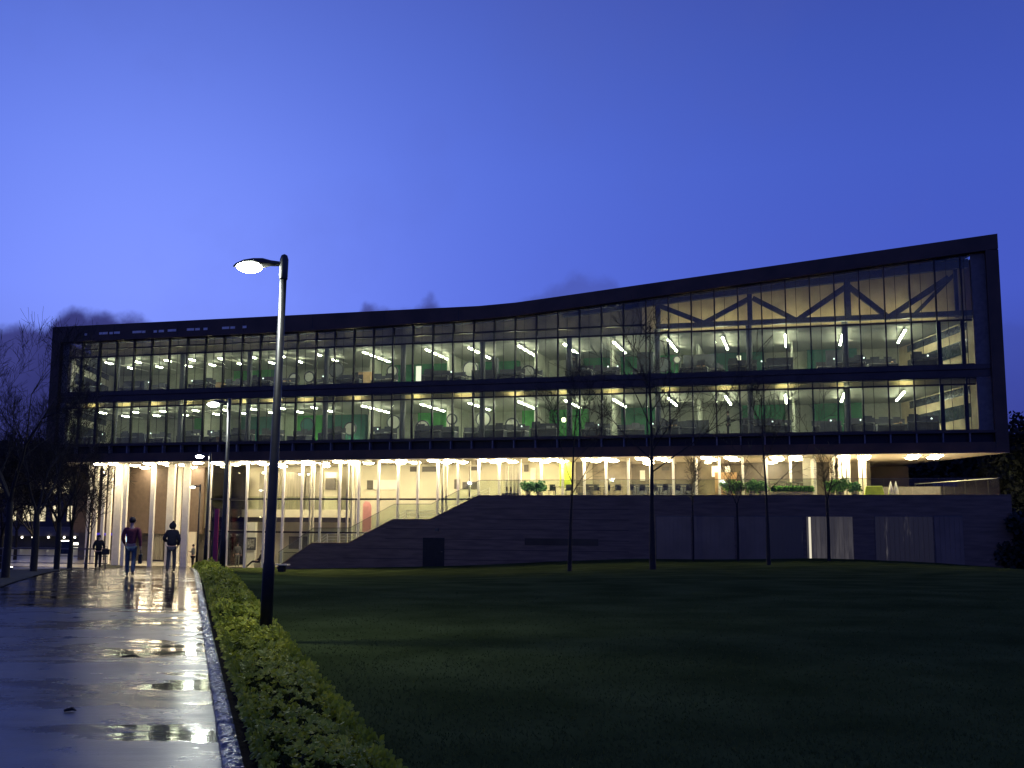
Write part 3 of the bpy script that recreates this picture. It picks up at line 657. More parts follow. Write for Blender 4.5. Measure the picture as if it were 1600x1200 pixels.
# soffit downlights, two rows and a third inside
dl = None; cnt = 0
front = [162, 185, 240, 263, 317, 345, 390, 413, 461, 486, 534, 557, 608, 632, 681, 707, 759, 787, 839, 867, 920, 948, 1004, 1034, 1105, 1142, 1213, 1243, 1318, 1350, 1427, 1462]
def downlight(u, v, label):
    global dl
    if dl is None:
        dl = empty('ceiling_downlight', B(u, v, Z0-.03), -BA, label, 'ceiling light', 'round downlights in the lobby soffit')
        dm = MB()
        for i_ in range(6):
            t_ = i_/5; rr_ = .38*math.cos(t_*math.pi/2*.96); zz_ = -.02-.12*math.sin(t_*math.pi/2)
            for j_ in range(24): a_ = 2*math.pi*j_/24; dm.v.append((math.cos(a_)*rr_, math.sin(a_)*rr_, zz_))
        for i_ in range(5):
            for j_ in range(24): a_ = i_*24+j_; b_ = i_*24+(j_+1) % 24; dm.f.append((a_, a_+24, b_+24, b_))
        dm.f.append(tuple(5*24+j_ for j_ in range(24)))
        dm.build('lens', M['downlight'], dl, smooth=True)
        MB().tube([(0, 0, -.02), (0, 0, .005)], .42, 28).build('rim', M['white'], dl)
        return dl
    c = copy_tree(dl); c.location = B(u, v, Z0-.03); c['label'] = label; return c
rows = ((1.0, 'front'), (3.5, 'middle'), (7.3, 'rear'))
for v, rn in rows:
    for k, x in enumerate(front):
        u = U(x, 1.6, 720)
        if rn == 'rear' and (21 < u < 33.6 or u > 56 or k % 2): continue
        downlight(u if rn == 'front' else u+.1 if rn == 'middle' else u-.4, v, 'round warm downlight in the soffit, %s from the left in the %s row' % (ORD[k], rn))

# ------------------------------------------------------------------ office luminaires
def make_lum():
    r = empty('linear_ceiling_light', (0, 0, 0), -BA)
    MB().box(-.05, .05, 0, 5.5, 0.045, .10).build('housing', M['white'], r)
    for k in range(4):
        MB().box(-.055, .055, .1+k*1.4, .85+k*1.4, -.02, .04).build('lamp', M['tube'], r)
    up = MB().box(-.3, .3, -1.25, -1.10, .20, .26).build('uplighter', M['desk'], r)
    MB().box(-.28, .28, -1.24, -1.11, .262, .27).build('uplight_lens', M['uplight'], up)
    for y in (.4, 5.2): MB().tube([(0, y, .10), (0, y, .30)], .008, 5).build('hanger', M['mullion'], r)
    return r
lum0 = make_lum(); first = True; thin = []
lx = {2: (170, 215, 262, 300, 345, 395, 440, 497, 570, 668, 735, 812, 883, 960, 1045, 1130, 1228, 1318, 1415),
      1: (160, 210, 255, 305, 350, 395, 440, 490, 568, 660, 735, 812, 885, 960, 1045, 1135, 1228, 1320, 1413)}
for fl, zz in ((2, 13.22), (1, 9.34)):
    for k, x in enumerate(lx[fl]):
        u = U(x, 2.6, 550 if fl == 2 else 640)
        lab = 'row of linear ceiling lamps in the %s office storey, %s from the left' % ('upper' if fl == 2 else 'lower', ORD[k])
        o = lum0 if first else copy_tree(lum0); first = False
        o.location = B(u, 2.2, zz); tag(o, lab, 'ceiling light', 'linear lights hanging in the offices')
        if k < 8: thin.append(o)

for o in thin:
    for ch in [c for c in o.children if c.name.startswith('lamp')][1::2]: bpy.data.objects.remove(ch)
# ------------------------------------------------------------------ office furniture
def thingB(name, u, v, z, label, cat, group=None, rz=0.): return empty(name, B(u, v, z), -BA+rz, label, cat, group)
desk0 = None
def make_desk():
    r = empty('office_desk')
    MB().box(-.9, .9, -.4, .4, .70, .74).build('desk_top', M['desktop'], r)
    MB().box(-.92, .92, .40, .45, .15, 1.12).build('desk_screen', M['desk'], r)
    for s in (-1, 1): MB().box(s*.86-.03, s*.86+.03, -.36, .36, 0, .70).build('leg', M['desk'], r)
    for x in (-.45, .4):
        m = MB().box(x-.28, x+.28, -.02, .02, .88, 1.22).box(x-.03, x+.03, -.01, .03, .75, .9).box(x-.12, x+.12, -.08, .08, .742, .76).build('monitor', M['desk'], r)
    return r
for fl, z in ((2, 10.6), (1, 6.73)):
    xs = (135, 205, 245, 315, 365, 405, 440, 500, 545, 600, 680, 705, 765, 798, 825, 905, 945, 1010, 1085, 1110, 1160, 1215, 1300, 1330, 1380, 1450) if fl == 2 else (140, 205, 250, 300, 340, 380, 425, 470, 520, 600, 670, 695, 745, 770, 805, 850, 930, 985, 1040, 1080, 1180, 1210, 1290, 1340, 1390, 1440)
    for k, x in enumerate(xs):
        v = 2.0+(k*37 % 5)*.55
        u = U(x, v, 600)
        lab = 'office desk with two dark monitors behind the %s storey glass, %s from the left' % ('upper' if fl == 2 else 'lower', ORD[k])
        if desk0 is None: desk0 = make_desk(); o = desk0
        else: o = copy_tree(desk0)
        if k:
            ch_ = [c for c in o.children]
            for c in ch_:
                if c.name.startswith('monitor') and (k*31+ch_.index(c)*7) % 5 < 2: bpy.data.objects.remove(c)
                elif c.name.startswith('monitor'): c.rotation_euler = (0, 0, ((k*17+ch_.index(c)*5) % 7-3)*.12); c.location = (((k*13) % 5-2)*.05, ((k*7) % 3)*.08, 0)
            if k % 3 == 0:
                MB().ball((.62, .1, .84), .09, 8, 6, .9).box(.2, .44, -.2, .12, .742, .80+.03*(k % 4)).build('desk_clutter', M['disc' if k % 2 else 'tan'], o)
        o.location = B(u, v, z); o.rotation_euler = (0, 0, -BA+((k*53 % 7)-3)*.07); tag(o, lab, 'desk', 'desks in the offices')
# dark screens / cabinets
for k, (x0, x1, y0, y1, v, fl, m, lab) in enumerate((
    (196, 227, 597, 613, 3, 2, 'desk', 'dark partition box in front of a glowing wall, upper storey at left'),
    (193, 227, 679, 693, 3, 1, 'desk', 'wide dark partition box low in the lower storey at left'),
    (338, 350, 598, 608, 4, 2, 'tan', 'tan cabinet behind the upper windows near the left'), (562, 581, 582, 591, 5, 2, 'tan', 'orange tan cabinet in front of the green wall, upper storey'),
    (340, 356, 682, 693, 4, 1, 'tan', 'tan cabinet in the lower storey behind the second street lamp'),
    (665, 697, 581, 596, 3.4, 2, 'desk', 'dark blue desk screen left of the round porthole, upper storey'), (680, 712, 669, 686, 3.4, 1, 'desk', 'dark desk screen in the lower storey below the blue one'),
    (738, 771, 580, 593, 2.8, 2, 'desk', 'sloping dark screen right of the round porthole, upper storey'), (885, 904, 554, 588, 2.6, 2, 'desk', 'tall dark cupboard standing by the column, upper storey'),
    (996, 1022, 552, 588, 4, 2, 'desk', 'tall dark cupboard behind the big bare tree, upper storey'), (1068, 1118, 556, 582, 6, 2, 'desk', 'long dark storage wall beneath the truss, upper storey'),
    (1200, 1240, 561, 578, 3, 2, 'desk', 'dark desk screen under the vertical lamp row, upper storey'), (1290, 1318, 549, 578, 4, 2, 'desk', 'dark cabinet stack left of the truss post column, upper storey'),
    (1073, 1108, 658, 680, 3.5, 1, 'desk', 'dark desk screen beside the seated figure, lower storey'), (1190, 1226, 657, 676, 3, 1, 'desk', 'dark cabinet with small lamp on top, lower storey at right'),
    (1280, 1315, 660, 676, 3, 1, 'desk', 'dark low cabinet in the lower storey near the right end'), (770, 778, 560, 592, 4, 2, 'desk', 'narrow dark doorway cupboard, upper storey mid facade'))):
    a, z1 = F(x0, y0, v); b, z0 = F(x1, y1, v); base = 10.601 if fl == 2 else 6.725
    r = thingB('storage_cabinet', (a+b)/2, v, base, lab, 'cabinet', 'cabinets and screens in the offices'); w = (b-a)/2; h = z1-base
    MB().box(-w, w, -.2, .2, .05, h).build('carcass', M[m], r, bevel=.01)
    MB().box(-w-.02, w+.02, -.22, .22, h, h+.03).build('top', M['desktop' if m == 'tan' else 'desk'], r)
    MB().box(-w+.05, w-.05, -.18, .18, 0, .05).build('plinth', M['mullion'], r)
# round portholes: dark rimmed discs standing on feet
for k, (x, y, rr, v, fl, m) in enumerate(((735, 577, .50, 5, 2, 'disc'), (525, 578, .52, 5, 2, 'icol'), (613, 580, .36, 5, 2, 'disc'), (459, 592, .36, 4, 2, 'disc'), (483, 589, .34, 4, 2, 'disc'), (615, 660, .46, 5, 1, 'disc'), (706, 655, .32, 5, 1, 'disc'), (755, 655, .48, 5, 1, 'disc'), (480, 664, .48, 5, 1, 'teal'), (547, 670, .42, 5, 1, 'disc'), (825, 582, .42, 3.5, 2, 'disc'), (1058, 562, .2, 5, 2, 'disc'), (1036, 570, .45, 4, 2, 'icol'), (1032, 668, .55, 4, 1, 'icol'), (800, 664, .42, 5, 1, 'disc'), (660, 668, .45, 4.6, 1, 'disc'))):
    u, z = F(x, y, v); base = 10.6 if fl == 2 else 6.72
    fn = '%s storey' % ('upper' if fl == 2 else 'lower')
    nth = [q for q in (4, 3, 1, 0)]
    labs = ['large pale round screen with dark rim, upper storey mid facade', 'dark grey round screen behind a mullion, upper storey left of the green wall', 'small pale round screen in front of the green wall, upper storey', 'low half-hidden round screen right of the tall lamp post, upper storey',
            'round screen just left of the dark one, upper storey', 'bright round screen against the lime wall, lower storey', 'small round screen against a pale wall, lower storey', 'large pale round screen cut by a column, lower storey', 'teal round screen in the teal room, lower storey', 'dim round screen low behind desks, lower storey left half',
            'round screen behind a desk, upper storey right of centre', 'very small pale disc on the wall below the truss, upper storey', 'dim dark round screen by the big bare tree, upper storey', 'faint large grey round screen right of the big bare tree, lower storey', 'round screen left of the bright globe, lower storey', 'pale round screen beside the sloping desk, lower storey']
    r = thingB('round_screen', u, v, base, labs[k], 'round screen', 'round screens in the offices')
    zc = z-base
    MB().disc((0, 0, zc), rr, 'y', .06, 32).build('disc', M[m], r)
    MB().ring((0, -.03, zc), rr, .09, .12).build('rim', M['desk'], r)
    for s in (-1, 1): MB().bar((s*.18, .03, 0), (s*.18, .03, max(.05, zc-rr+.05)), .05).build('leg', M['desk'], r)
# floor standing wall washers
ww = None
for k, (x, y, fl) in enumerate(((284, 600, 2), (306, 600, 2), (455, 595, 2), (600, 590, 2), (648, 590, 2), (722, 590, 2), (822, 585, 2), (1065, 575, 2), (1240, 570, 2), (205, 685, 1), (400, 685, 1), (530, 682, 1), (548, 682, 1), (603, 680, 1), (702, 680, 1), (765, 678, 1), (832, 678, 1), (480, 684, 1))):
    v = VB-1.0; u = U(x, v, y); lab = 'floor uplighter washing the rear office wall, %s storey, %s from the left in the list of glows' % ('upper' if fl == 2 else 'lower', ORD[k if fl == 2 else k-9])
    lab = 'glow of a floor uplighter on the rear wall, %s storey, %s from the left' % ('upper' if fl == 2 else 'lower', ORD[k if fl == 2 else k-9])
    base = 10.6 if fl == 2 else 6.72
    if ww is None:
        ww = thingB('floor_uplighter', u, v, base, lab, 'lamp', 'floor uplighters along the rear office wall')
        MB().tube([(0, 0, 0), (0, 0, .35), (0, 0, .4)], [.12, .12, .16], 14).build('body', M['desk'], ww); MB().disc((0, 0, .405), .15, 'z', .02).build('lens', M['washer'], ww)
    else: o = copy_tree(ww); o.location = B(u, v, base); o['label'] = lab
# globe lamp and a few desk lamps / bright screens
u, z = F(881, 656, 3.0)
r = thingB('globe_lamp', u, 3.0, 6.72, 'glowing yellow-white globe lamp in the lower storey', 'lamp')
MB().ball((0, 0, z-6.72), .17, 20, 14).build('globe', M['globe'], r, smooth=True); MB().tube([(0, 0, 0), (0, 0, .02), (0, 0, .03), (0, 0, z-6.72-.15)], [.16, .16, .02, .02], 12).build('stand', M['rail'], r)
u, z0 = F(1155, 580, 3.5); _, z1 = F(1155, 556, 3.5)
r = thingB('floor_lamp', u, 3.5, 10.6, 'upright glowing white lamp column under the truss, upper storey', 'lamp')
MB().tube([(0, 0, .05), (0, 0, z1-10.6)], .14, 14).build('lamp_shade', emis('column_lamp_shade', (1, .96, .7), 1.6), r, smooth=True); MB().disc((0, 0, 0), .2, 'z', .05).build('base', M['desk'], r)
u, z0 = F(654, 595, 3.2); _, z1 = F(654, 572, 3.2)
r = thingB('white_board', u, 3.2, 10.6, 'self-glowing white board in the upper storey between two green walls', 'board')
MB().box(-.20, .20, -.02, .02, .1, z1-10.6).build('panel', emis('glowing_board', (1, .98, .8), 1.3), r); MB().box(-.22, .22, -.2, .2, 0, .1).build('foot', M['desk'], r)  # board is no lamp; its brightness is emission put into the panel
spots = [(157, 608, 2), (232, 605, 2), (300, 600, 2), (411, 595, 2), (505, 588, 2), (705, 592, 2), (950, 576, 2), (965, 578, 2), (1046, 580, 2), (1190, 568, 2), (1303, 556, 2), (1350, 565, 2), (1450, 562, 2), (160, 688, 1), (235, 683, 1), (330, 685, 1), (590, 682, 1), (815, 680, 1), (935, 674, 1), (1020, 668, 1), (1207, 653, 1), (1298, 655, 1), (1345, 668, 1), (1456, 662, 1)]
tl0 = None
for k, (x, y, fl) in enumerate(spots):
    v = 1.9; u, z = F(x, y, v); base = 10.6 if fl == 2 else 6.72
    z = max(z, base+.8)
    lab = 'small lit desk lamp behind the %s storey glass, %s from the left' % ('upper' if fl == 2 else 'lower', ORD[k if fl == 2 else k-13])
    if tl0 is None:
        tl0 = thingB('desk_lamp', u, v, base, lab, 'lamp', 'desk lamps in the offices')
        MB().ball((0, 0, .92), .05, 10, 7).build('bulb', emis('desk_lamp_bulb', (.9, 1, 1), 3), tl0); MB().tube([(0, 0, 0), (0, 0, .01), (0, 0, .02), (0, 0, .88)], [.12, .12, .012, .012], 8).build('stand', M['rail'], tl0)
    else:
        c_ = copy_tree(tl0); c_.location = B(u, v, base); c_['label'] = lab

# ------------------------------------------------------------------ podium with stair flank
VP = -1.6
pod = empty('podium_wall', BO, -BA, 'dark board-marked concrete podium with a stepped stair flank, a door and lit channel glass', 'wall')
prof = [(445, 879), (487, 849), (544, 849), (614, 812), (672, 812), (748, 775), (1580, 774)]
pp = [F(x, y, VP) for x, y in prof]
pp[0] = (pp[0][0]-.6, pp[0][1]-.35)
pts = [(pp[0][0], -4.2)]+pp+[(pp[-1][0]+.02, -4.2)]
mb = MB(); mb.xz([(pp[0][0], -4.2), (pp[-1][0], -4.2)]+list(reversed(pp)), VP, VP+.35); P('wall', mb, 'concrete', pod)
mb = MB(); mb.prism([(pp[-1][0]-.36, VP+.35, -4.2), (pp[-1][0], VP+.35, -4.2), (pp[-1][0]+SR*14, 14, -4.2), (pp[-1][0]+SR*14-.36, 14, -4.2)], [(pp[-1][0]-.36, VP+.35, ZC-.005), (pp[-1][0], VP+.35, ZC-.005), (pp[-1][0]+SR*14, 14, ZC-.005), (pp[-1][0]+SR*14-.36, 14, ZC-.005)]); P('side_wall', mb, 'concrete', pod)
mb = MB()
for a, b in zip(pp[:-1], pp[1:]): mb.xz([(a[0], a[1]+.003), (b[0], b[1]+.003), (b[0], b[1]+.05), (a[0], a[1]+.05)], VP-.03, VP+.38)
P('coping', mb, 'coping', pod)
mb = MB()
mb.prism([(33.3, VP+.36, ZC-.25), (64.9, VP+.36, ZC-.25), (61, 14, ZC-.25), (33.3, 14, ZC-.25)], [(33.3, VP+.36, ZC-.01), (64.9, VP+.36, ZC-.01), (61, 14, ZC-.01), (33.3, 14, ZC-.01)]); P('terrace_floor', mb, 'soffit', pod)
# stairs behind the flank
(sA, sB, sC, sD, sE, sF) = pp[:6]
mb = MB()
def flight(a, b):
    n = max(2, int(abs(b[1]-a[1])/.16)); 
    for i in range(n):
        u0 = a[0]+(b[0]-a[0])*i/n; u1 = b[0]; z = a[1]-.35+(b[1]-a[1])*(i+1)/n
        mb.box(u0, u0+(b[0]-a[0])/n, VP+.36, .9, z-.25-(b[1]-a[1])/n, z)
flight((sA[0], sA[1]), sB); flight(sC, sD); flight(sE, sF)
mb.box(sB[0], sC[0], VP+.36, .9, sB[1]-.6, sB[1]-.35); mb.box(sD[0], sE[0], VP+.36, .9, sD[1]-.6, sD[1]-.35)
P('stair', mb, 'lobbyfloor', pod)
# door, vents and light panel marks
a, z1 = F(661, 840, VP); b, z0 = F(694, 886, VP)
mb = MB(); mb.box(a, b, VP-.012, VP-.003, z0-.3, z1); d_ = P('door', mb, 'doormetal', pod)
mb = MB(); mb.box(b-.22, b-.12, VP-.05, VP-.012, z0+.95, z0+1.0); mb.build('handle', M['rail'], d_)
u, z = F(683, 828, VP); mb = MB(); mb.box(u-.12, u+.12, VP-.12, VP-.002, z-.08, z+.1); P('wall_light', mb, 'rail', pod)
mb = MB()
for x0, x1, y0, y1 in ((820, 935, 841, 853), ): 
    a, z1 = F(x0, y0, VP); b, z0 = F(x1, y1, VP); mb.box(a, b, VP-.02, VP-.003, z0, z1)
P('vent_panel', mb, 'spandrel', pod)
for zz in (-1.2, -.55, .1, .75, 1.4, 2.05):
    mb = MB(); a = 24.5 if zz < -.4 else 27.5 if zz < 1.3 else 33.6
    mb.box(a, 43.6, VP-.006, VP-.003, zz, zz+.025); P('board_joint', mb, 'doormetal', pod)
# channel glass screens
def screenp(x0, x1, m, name='channel_glass_screen', y0=806.5, zb=-1.75):
    a, z1 = F(x0, y0, VP); b, _ = F(x1, y0, VP)
    fr = MB(); fr.box(a, b, VP-.03, VP-.004, z1-.02, z1+.03); fr.box(a, a+.03, VP-.03, VP-.004, zb, z1-.02); f = fr.build(name, M['rail'], pod)
    ch = MB(); k = a+.03
    while k < b-.02: e = min(b, k+.26); ch.box(k, e-.012, VP-.025, VP-.005, zb, z1-.02); k += .26
    ch.build('glass_channel', M[m], f)
screenp(1025, 1080, 'podglass'); screenp(1082, 1147, 'podglass'); screenp(1150, 1196, 'podglass'); screenp(1200, 1254, 'chan_c'); screenp(1259, 1332, 'chan_a'); screenp(1366, 1457, 'chan_b'); screenp(1459, 1504, 'podglass')
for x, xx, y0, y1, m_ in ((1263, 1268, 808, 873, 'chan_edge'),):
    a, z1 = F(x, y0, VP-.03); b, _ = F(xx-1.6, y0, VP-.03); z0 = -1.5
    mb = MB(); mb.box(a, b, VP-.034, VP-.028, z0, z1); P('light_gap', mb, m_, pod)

# glass balustrades: terrace and stair
bal = empty('glass_balustrade', BO, -BA, 'long clear glass balustrade with thin rail along the podium edge and stair', 'balustrade')
VBAL = VP+.18
a0 = sF[0]; aN = pp[-1][0]-.55; n = 20
for k in range(n):
    u0 = a0+(aN-a0)*k/n; u1 = a0+(aN-a0)*(k+1)/n
    MB().box(u0+.01, u1-.01, VBAL-.008, VBAL+.008, ZC+.055, ZC+1.0).build('glass_panel', M['balglass'], bal)
MB().box(a0, aN, VBAL-.02, VBAL+.02, ZC+1.0, ZC+1.03).build('handrail', M['rail'], bal)
def slopeglass(p, q):
    MB().xz([(p[0], p[1]+.055), (q[0], q[1]+.055), (q[0], q[1]+1.0), (p[0], p[1]+1.0)], VBAL-.008, VBAL+.008).build('glass_panel', M['balglass'], bal)
    MB().xz([(p[0], p[1]+1.0), (q[0], q[1]+1.0), (q[0], q[1]+1.035), (p[0], p[1]+1.035)], VBAL-.02, VBAL+.02).build('handrail', M['rail'], bal)
for p, q in ((sA, sB), (sB, sC), (sC, sD), (sD, sE), (sE, sF)): slopeglass(p, q)
# return at the far right, and the inner stair rail
p0 = Vector((aN, VBAL, 0)); p1 = Vector((aN+SR*11, VBAL+11.5, 0)); n = 8
for k in range(n):
    a = p0.lerp(p1, k/n); b = p0.lerp(p1, (k+.97)/n)
    MB().prism([(a.x, a.y, ZC+.0), (a.x+.016, a.y, ZC), (b.x+.016, b.y, ZC), (b.x, b.y, ZC)], [(a.x, a.y, ZC+1.), (a.x+.016, a.y, ZC+1.), (b.x+.016, b.y, ZC+1.), (b.x, b.y, ZC+1.)]).build('glass_panel', glass('hazy_glass', (.80, .79, .70)) if k == 0 else bpy.data.materials['hazy_glass'], bal)
MB().bar((p0.x, p0.y, ZC+1.02), (p1.x, p1.y, ZC+1.02), .04, .04).build('handrail', M['white'], bal)
# knee wall lit by the downlights at the back of the terrace
mb = MB(); mb.prism([(56.2, 8, ZC), (63.2, 6.0, ZC), (62.9, 13.0, ZC), (56.2, 13.0, ZC)], [(56.2, 8, ZC+.75), (63.2, 6.0, ZC+.75), (62.9, 13.0, ZC+.75), (56.2, 13.0, ZC+.75)]); P('terrace_upstand', mb, 'reveal', pod)
inr = empty('stair_railing', BO, -BA, 'pale inner handrail on slim posts beside the lobby glass following the stair', 'railing')
for p, q in ((sA, sB), (sB, sC), (sC, sD), (sD, sE), (sE, sF)):
    for dz in (.55, .75, .95): MB().bar((p[0], .75, p[1]-.35+dz), (q[0], .75, q[1]-.35+dz), .035).build('rail', M['white'], inr)
    MB().bar((q[0], .75, q[1]-.4), (q[0], .75, q[1]+.62), .05).build('post', M['white'], inr)

# ------------------------------------------------------------------ ground
def sstep(t): t = max(0., min(1., t)); return t*t*(3-2*t)
def interp(x, pts):
    if x <= pts[0][0]: return pts[0][1]
    for (a, b), (c_, d_) in zip(pts[:-1], pts[1:]):
        if x <= c_: t = (x-a)/(c_-a); return b+(d_-b)*t
    return pts[-1][1]
PZ = [(-20, .1), (7, 0), (15, -.09), (28, -.17), (34, -.27), (38, -.40), (51, -1.02), (60, -1.52), (72, -2.12), (76, -2.21), (110, -2.35), (400, -5.5)]
def pathz(y): return interp(y, PZ)
def kerbx(y): return .32-.314*y
PD = Vector((-.2996, .9541, 0)); PN = Vector((.9541, .2996, 0))          # along the path, and to its right
WZ = [(-24, -2.2), (-15, -2.0), (-2, -1.5), (7.8, -.92), (18, -.76), (24, -.95), (28, -1.18), (60, -1.7)]
def lawnz(x, y):
    p = pathz(y); dist = (x-kerbx(y))*.954
    t = sstep((y-18)/46); wz = interp(x, WZ); m = wz*t-.06*(1-t)
    m += .05*math.sin(x*.31+1)*math.sin(y*.23)
    w = sstep((dist-.2)/7.); return p*(1-w)+m*w
def grid(name, m, xf0, xf1, ys, nx, zf, kind='structure', smooth=True):
    v = []; f = []
    for j, y in enumerate(ys):
        for i in range(nx+1):
            x = xf0(y)+(xf1(y)-xf0(y))*i/nx; v.append((x, y, zf(x, y)))
    for j in range(len(ys)-1):
        for i in range(nx): a = j*(nx+1)+i; f.append((a, a+1, a+nx+2, a+nx+1))
    me = bpy.data.meshes.new(name); me.from_pydata(v, [], f); me.materials.append(M[m])
    if smooth: me.polygons.foreach_set('use_smooth', [True]*len(f))
    o = bpy.data.objects.new(name, me); col.objects.link(o); o['kind'] = kind; return o
ysd = [-12, -6, 0]+[2*k for k in range(1, 38)]+[75, 76, 77, 79]
PW = 4.95
grid('path', 'path', lambda y: kerbx(y)-PW, lambda y: kerbx(y), ysd, 10, lambda x, y: pathz(y)+.004)
grid('lawn', 'lawn', lambda y: kerbx(y)+1.0, lambda y: 75, [y for y in ysd if y <= 74], 60, lambda x, y: lawnz(x, y))
grid('planting_bed', 'soil', lambda y: kerbx(y)+.14, lambda y: kerbx(y)+1.03, [y for y in ysd if y <= 74], 4, lambda x, y: lawnz(x, y)+.01)
grid('verge', 'verge', lambda y: kerbx(y)-PW-1.6-max(0, (30-y)*.05), lambda y: kerbx(y)-PW, ysd, 6, lambda x, y: pathz(y)+.03)
grid('paving', 'paving', lambda y: kerbx(y)-PW-45, lambda y: kerbx(y)-PW-1.6-max(0, (30-y)*.05), ysd+[90, 110, 128], 8, lambda x, y: pathz(y)-.03)
grid('ground', 'ground', lambda y: -600, lambda y: 600, [-100, 0, 30, 60, 110, 200, 500, 900], 12, lambda x, y: pathz(y)-3.2 if y < 75 else pathz(y)-1.6)
# green strip among the paving at the left
grid('grass_strip', 'lawn', lambda y: kerbx(y)-PW-9, lambda y: kerbx(y)-PW-3, [34, 37, 40, 43], 4, lambda x, y: pathz(y)+.0)
# apron joining path to portico
grid('forecourt', 'path', lambda y: kerbx(y)-PW-9, lambda y: kerbx(y)+16, [73.5, 75, 77, 79], 6, lambda x, y: GL-.02)
# kerb: rough stones end to end
v = []
kb = MB(); y = -3.0; r3 = random.Random(5)
while y < 73:
    cell = .028 if y < 12 else .05 if y < 24 else .12 if y < 40 else .5
    na = 5 if y < 24 else 2; n = max(2, int(.9/cell)); i0 = len(kb.v)
    for i in range(n+1):
        yy = y+(.9-.012)*i/n
        for j in range(na+1):
            p = Vector((kerbx(yy), yy, 0))+PN*.13*j/na; edge_ = i in (0, n) or j in (0, na)
            jz = r3.uniform(-.010, .006)-(.012 if edge_ else 0); jx = 0 if edge_ else r3.uniform(-.25, .25)*cell
            kb.v.append((p.x+jx, p.y+jx, pathz(yy)+.07+jz))
    for i in range(n):
        for j in range(na):
            a = i0+i*(na+1)+j; kb.f.append((a, a+1, a+na+2)); kb.f.append((a, a+na+2, a+na+1))
    for j in (0, na):                                   # sides
        i1 = len(kb.v)
        for i in range(n+1):
            q = kb.v[i0+i*(na+1)+j]; kb.v.append((q[0], q[1], q[2]-.25))
        for i in range(n): a = i0+i*(na+1)+j; kb.f.append((a, a+na+1, i1+i+1, i1+i))
    y += .9
tag(kb.build('kerb', 'kerb'), kind='structure')
# timber edging between hedge and lawn
eg = MB(); y = 2.
while y < 60:
    a = Vector((kerbx(y)+1.06, y, 0)); b = Vector((kerbx(y+2.38)+1.075, y+2.38, 0)); eg.bar((a.x, a.y, lawnz(a.x, a.y)+.03), (b.x, b.y, lawnz(b.x, b.y)+.035), .035, .16); y += 2.4
tag(eg.build('timber_edging', 'edging'), 'thin pale timber edging board between the low hedge and the lawn', 'edging')
# drainage joint across the path
a = Vector((kerbx(20.5), 20.5, 0)); b = a-PN*PW*1.0
mb = MB(); mb.bar((a.x, a.y, pathz(a.y)+.006), (b.x, b.y, pathz(b.y)+.006), .05, .006); tag(mb.build('drain_channel', 'rail'), 'narrow metal drain channel crossing the wet path', 'drain')
# lying leaf / twig litter on the path
for k, (x, y, s) in enumerate(((190, 1030, .22), (100, 1115, .1))):
    d = ray(x, y); t = (pathz(10)-CZ)/d.z; p = Vector((0, 0, CZ))+d*t
    mb = MB(); mb.tube([(p.x, p.y, p.z+.025), (p.x+s*.5, p.y+.05, p.z+.035), (p.x+s, p.y+.02, p.z+.022)], [.012, .018, .004], 6)
    tag(mb.build('fallen_twig', 'bark'), ['dark fallen twig lying in the middle of the wet path', 'short fallen twig on the near left of the path'][k], 'twig')

# ------------------------------------------------------------------ hedge leaves
def leaves(name, mname, gen, label, cat, parent=None, kind=None):
    v = []; f = []
    for p, nrm, size, cnt_ in gen:
        nrm = nrm.normalized(); t = nrm.orthogonal().normalized(); w = nrm.cross(t); ph = rnd.uniform(0, 6.28)
        for k in range(cnt_):
            a = ph+2*math.pi*k/cnt_+rnd.uniform(-.3, .3); el = rnd.uniform(.15, .9)
            d = (t*math.cos(a)+w*math.sin(a))*math.cos(el)+nrm*math.sin(el); sd = d.cross(nrm)
            if sd.length < .05: continue
            sd = sd.normalized()*size*.30; n2 = d.cross(sd).normalized()
            L_ = size*rnd.uniform(.7, 1.1); i = len(v)
            q0 = p+d*size*.06; q1 = p+d*L_*.55+sd+n2*size*.05; q2 = p+d*L_-n2*size*.06; qa = p+d*L_*.86+sd*.62; qb = p+d*L_*.86-sd*.62; q3 = p+d*L_*.55-sd+n2*size*.05
            v += [tuple(q0), tuple(q1), tuple(qa), tuple(q2), tuple(qb), tuple(q3)]; f += [(i, i+1, i+2, i+3), (i, i+3, i+4, i+5)]
    me = bpy.data.meshes.new(name); me.from_pydata(v, [], f); me.materials.append(M[mname])
    o = bpy.data.objects.new(name, me); col.objects.link(o)
    if parent: o.parent = parent
    if label: tag(o, label, cat)
    return o
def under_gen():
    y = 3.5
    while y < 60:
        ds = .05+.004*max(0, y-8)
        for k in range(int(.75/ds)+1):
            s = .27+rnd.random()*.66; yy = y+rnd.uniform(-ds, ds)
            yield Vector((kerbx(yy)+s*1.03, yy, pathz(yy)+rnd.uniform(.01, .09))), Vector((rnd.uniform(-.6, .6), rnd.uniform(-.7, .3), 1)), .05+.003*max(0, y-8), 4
        y += ds
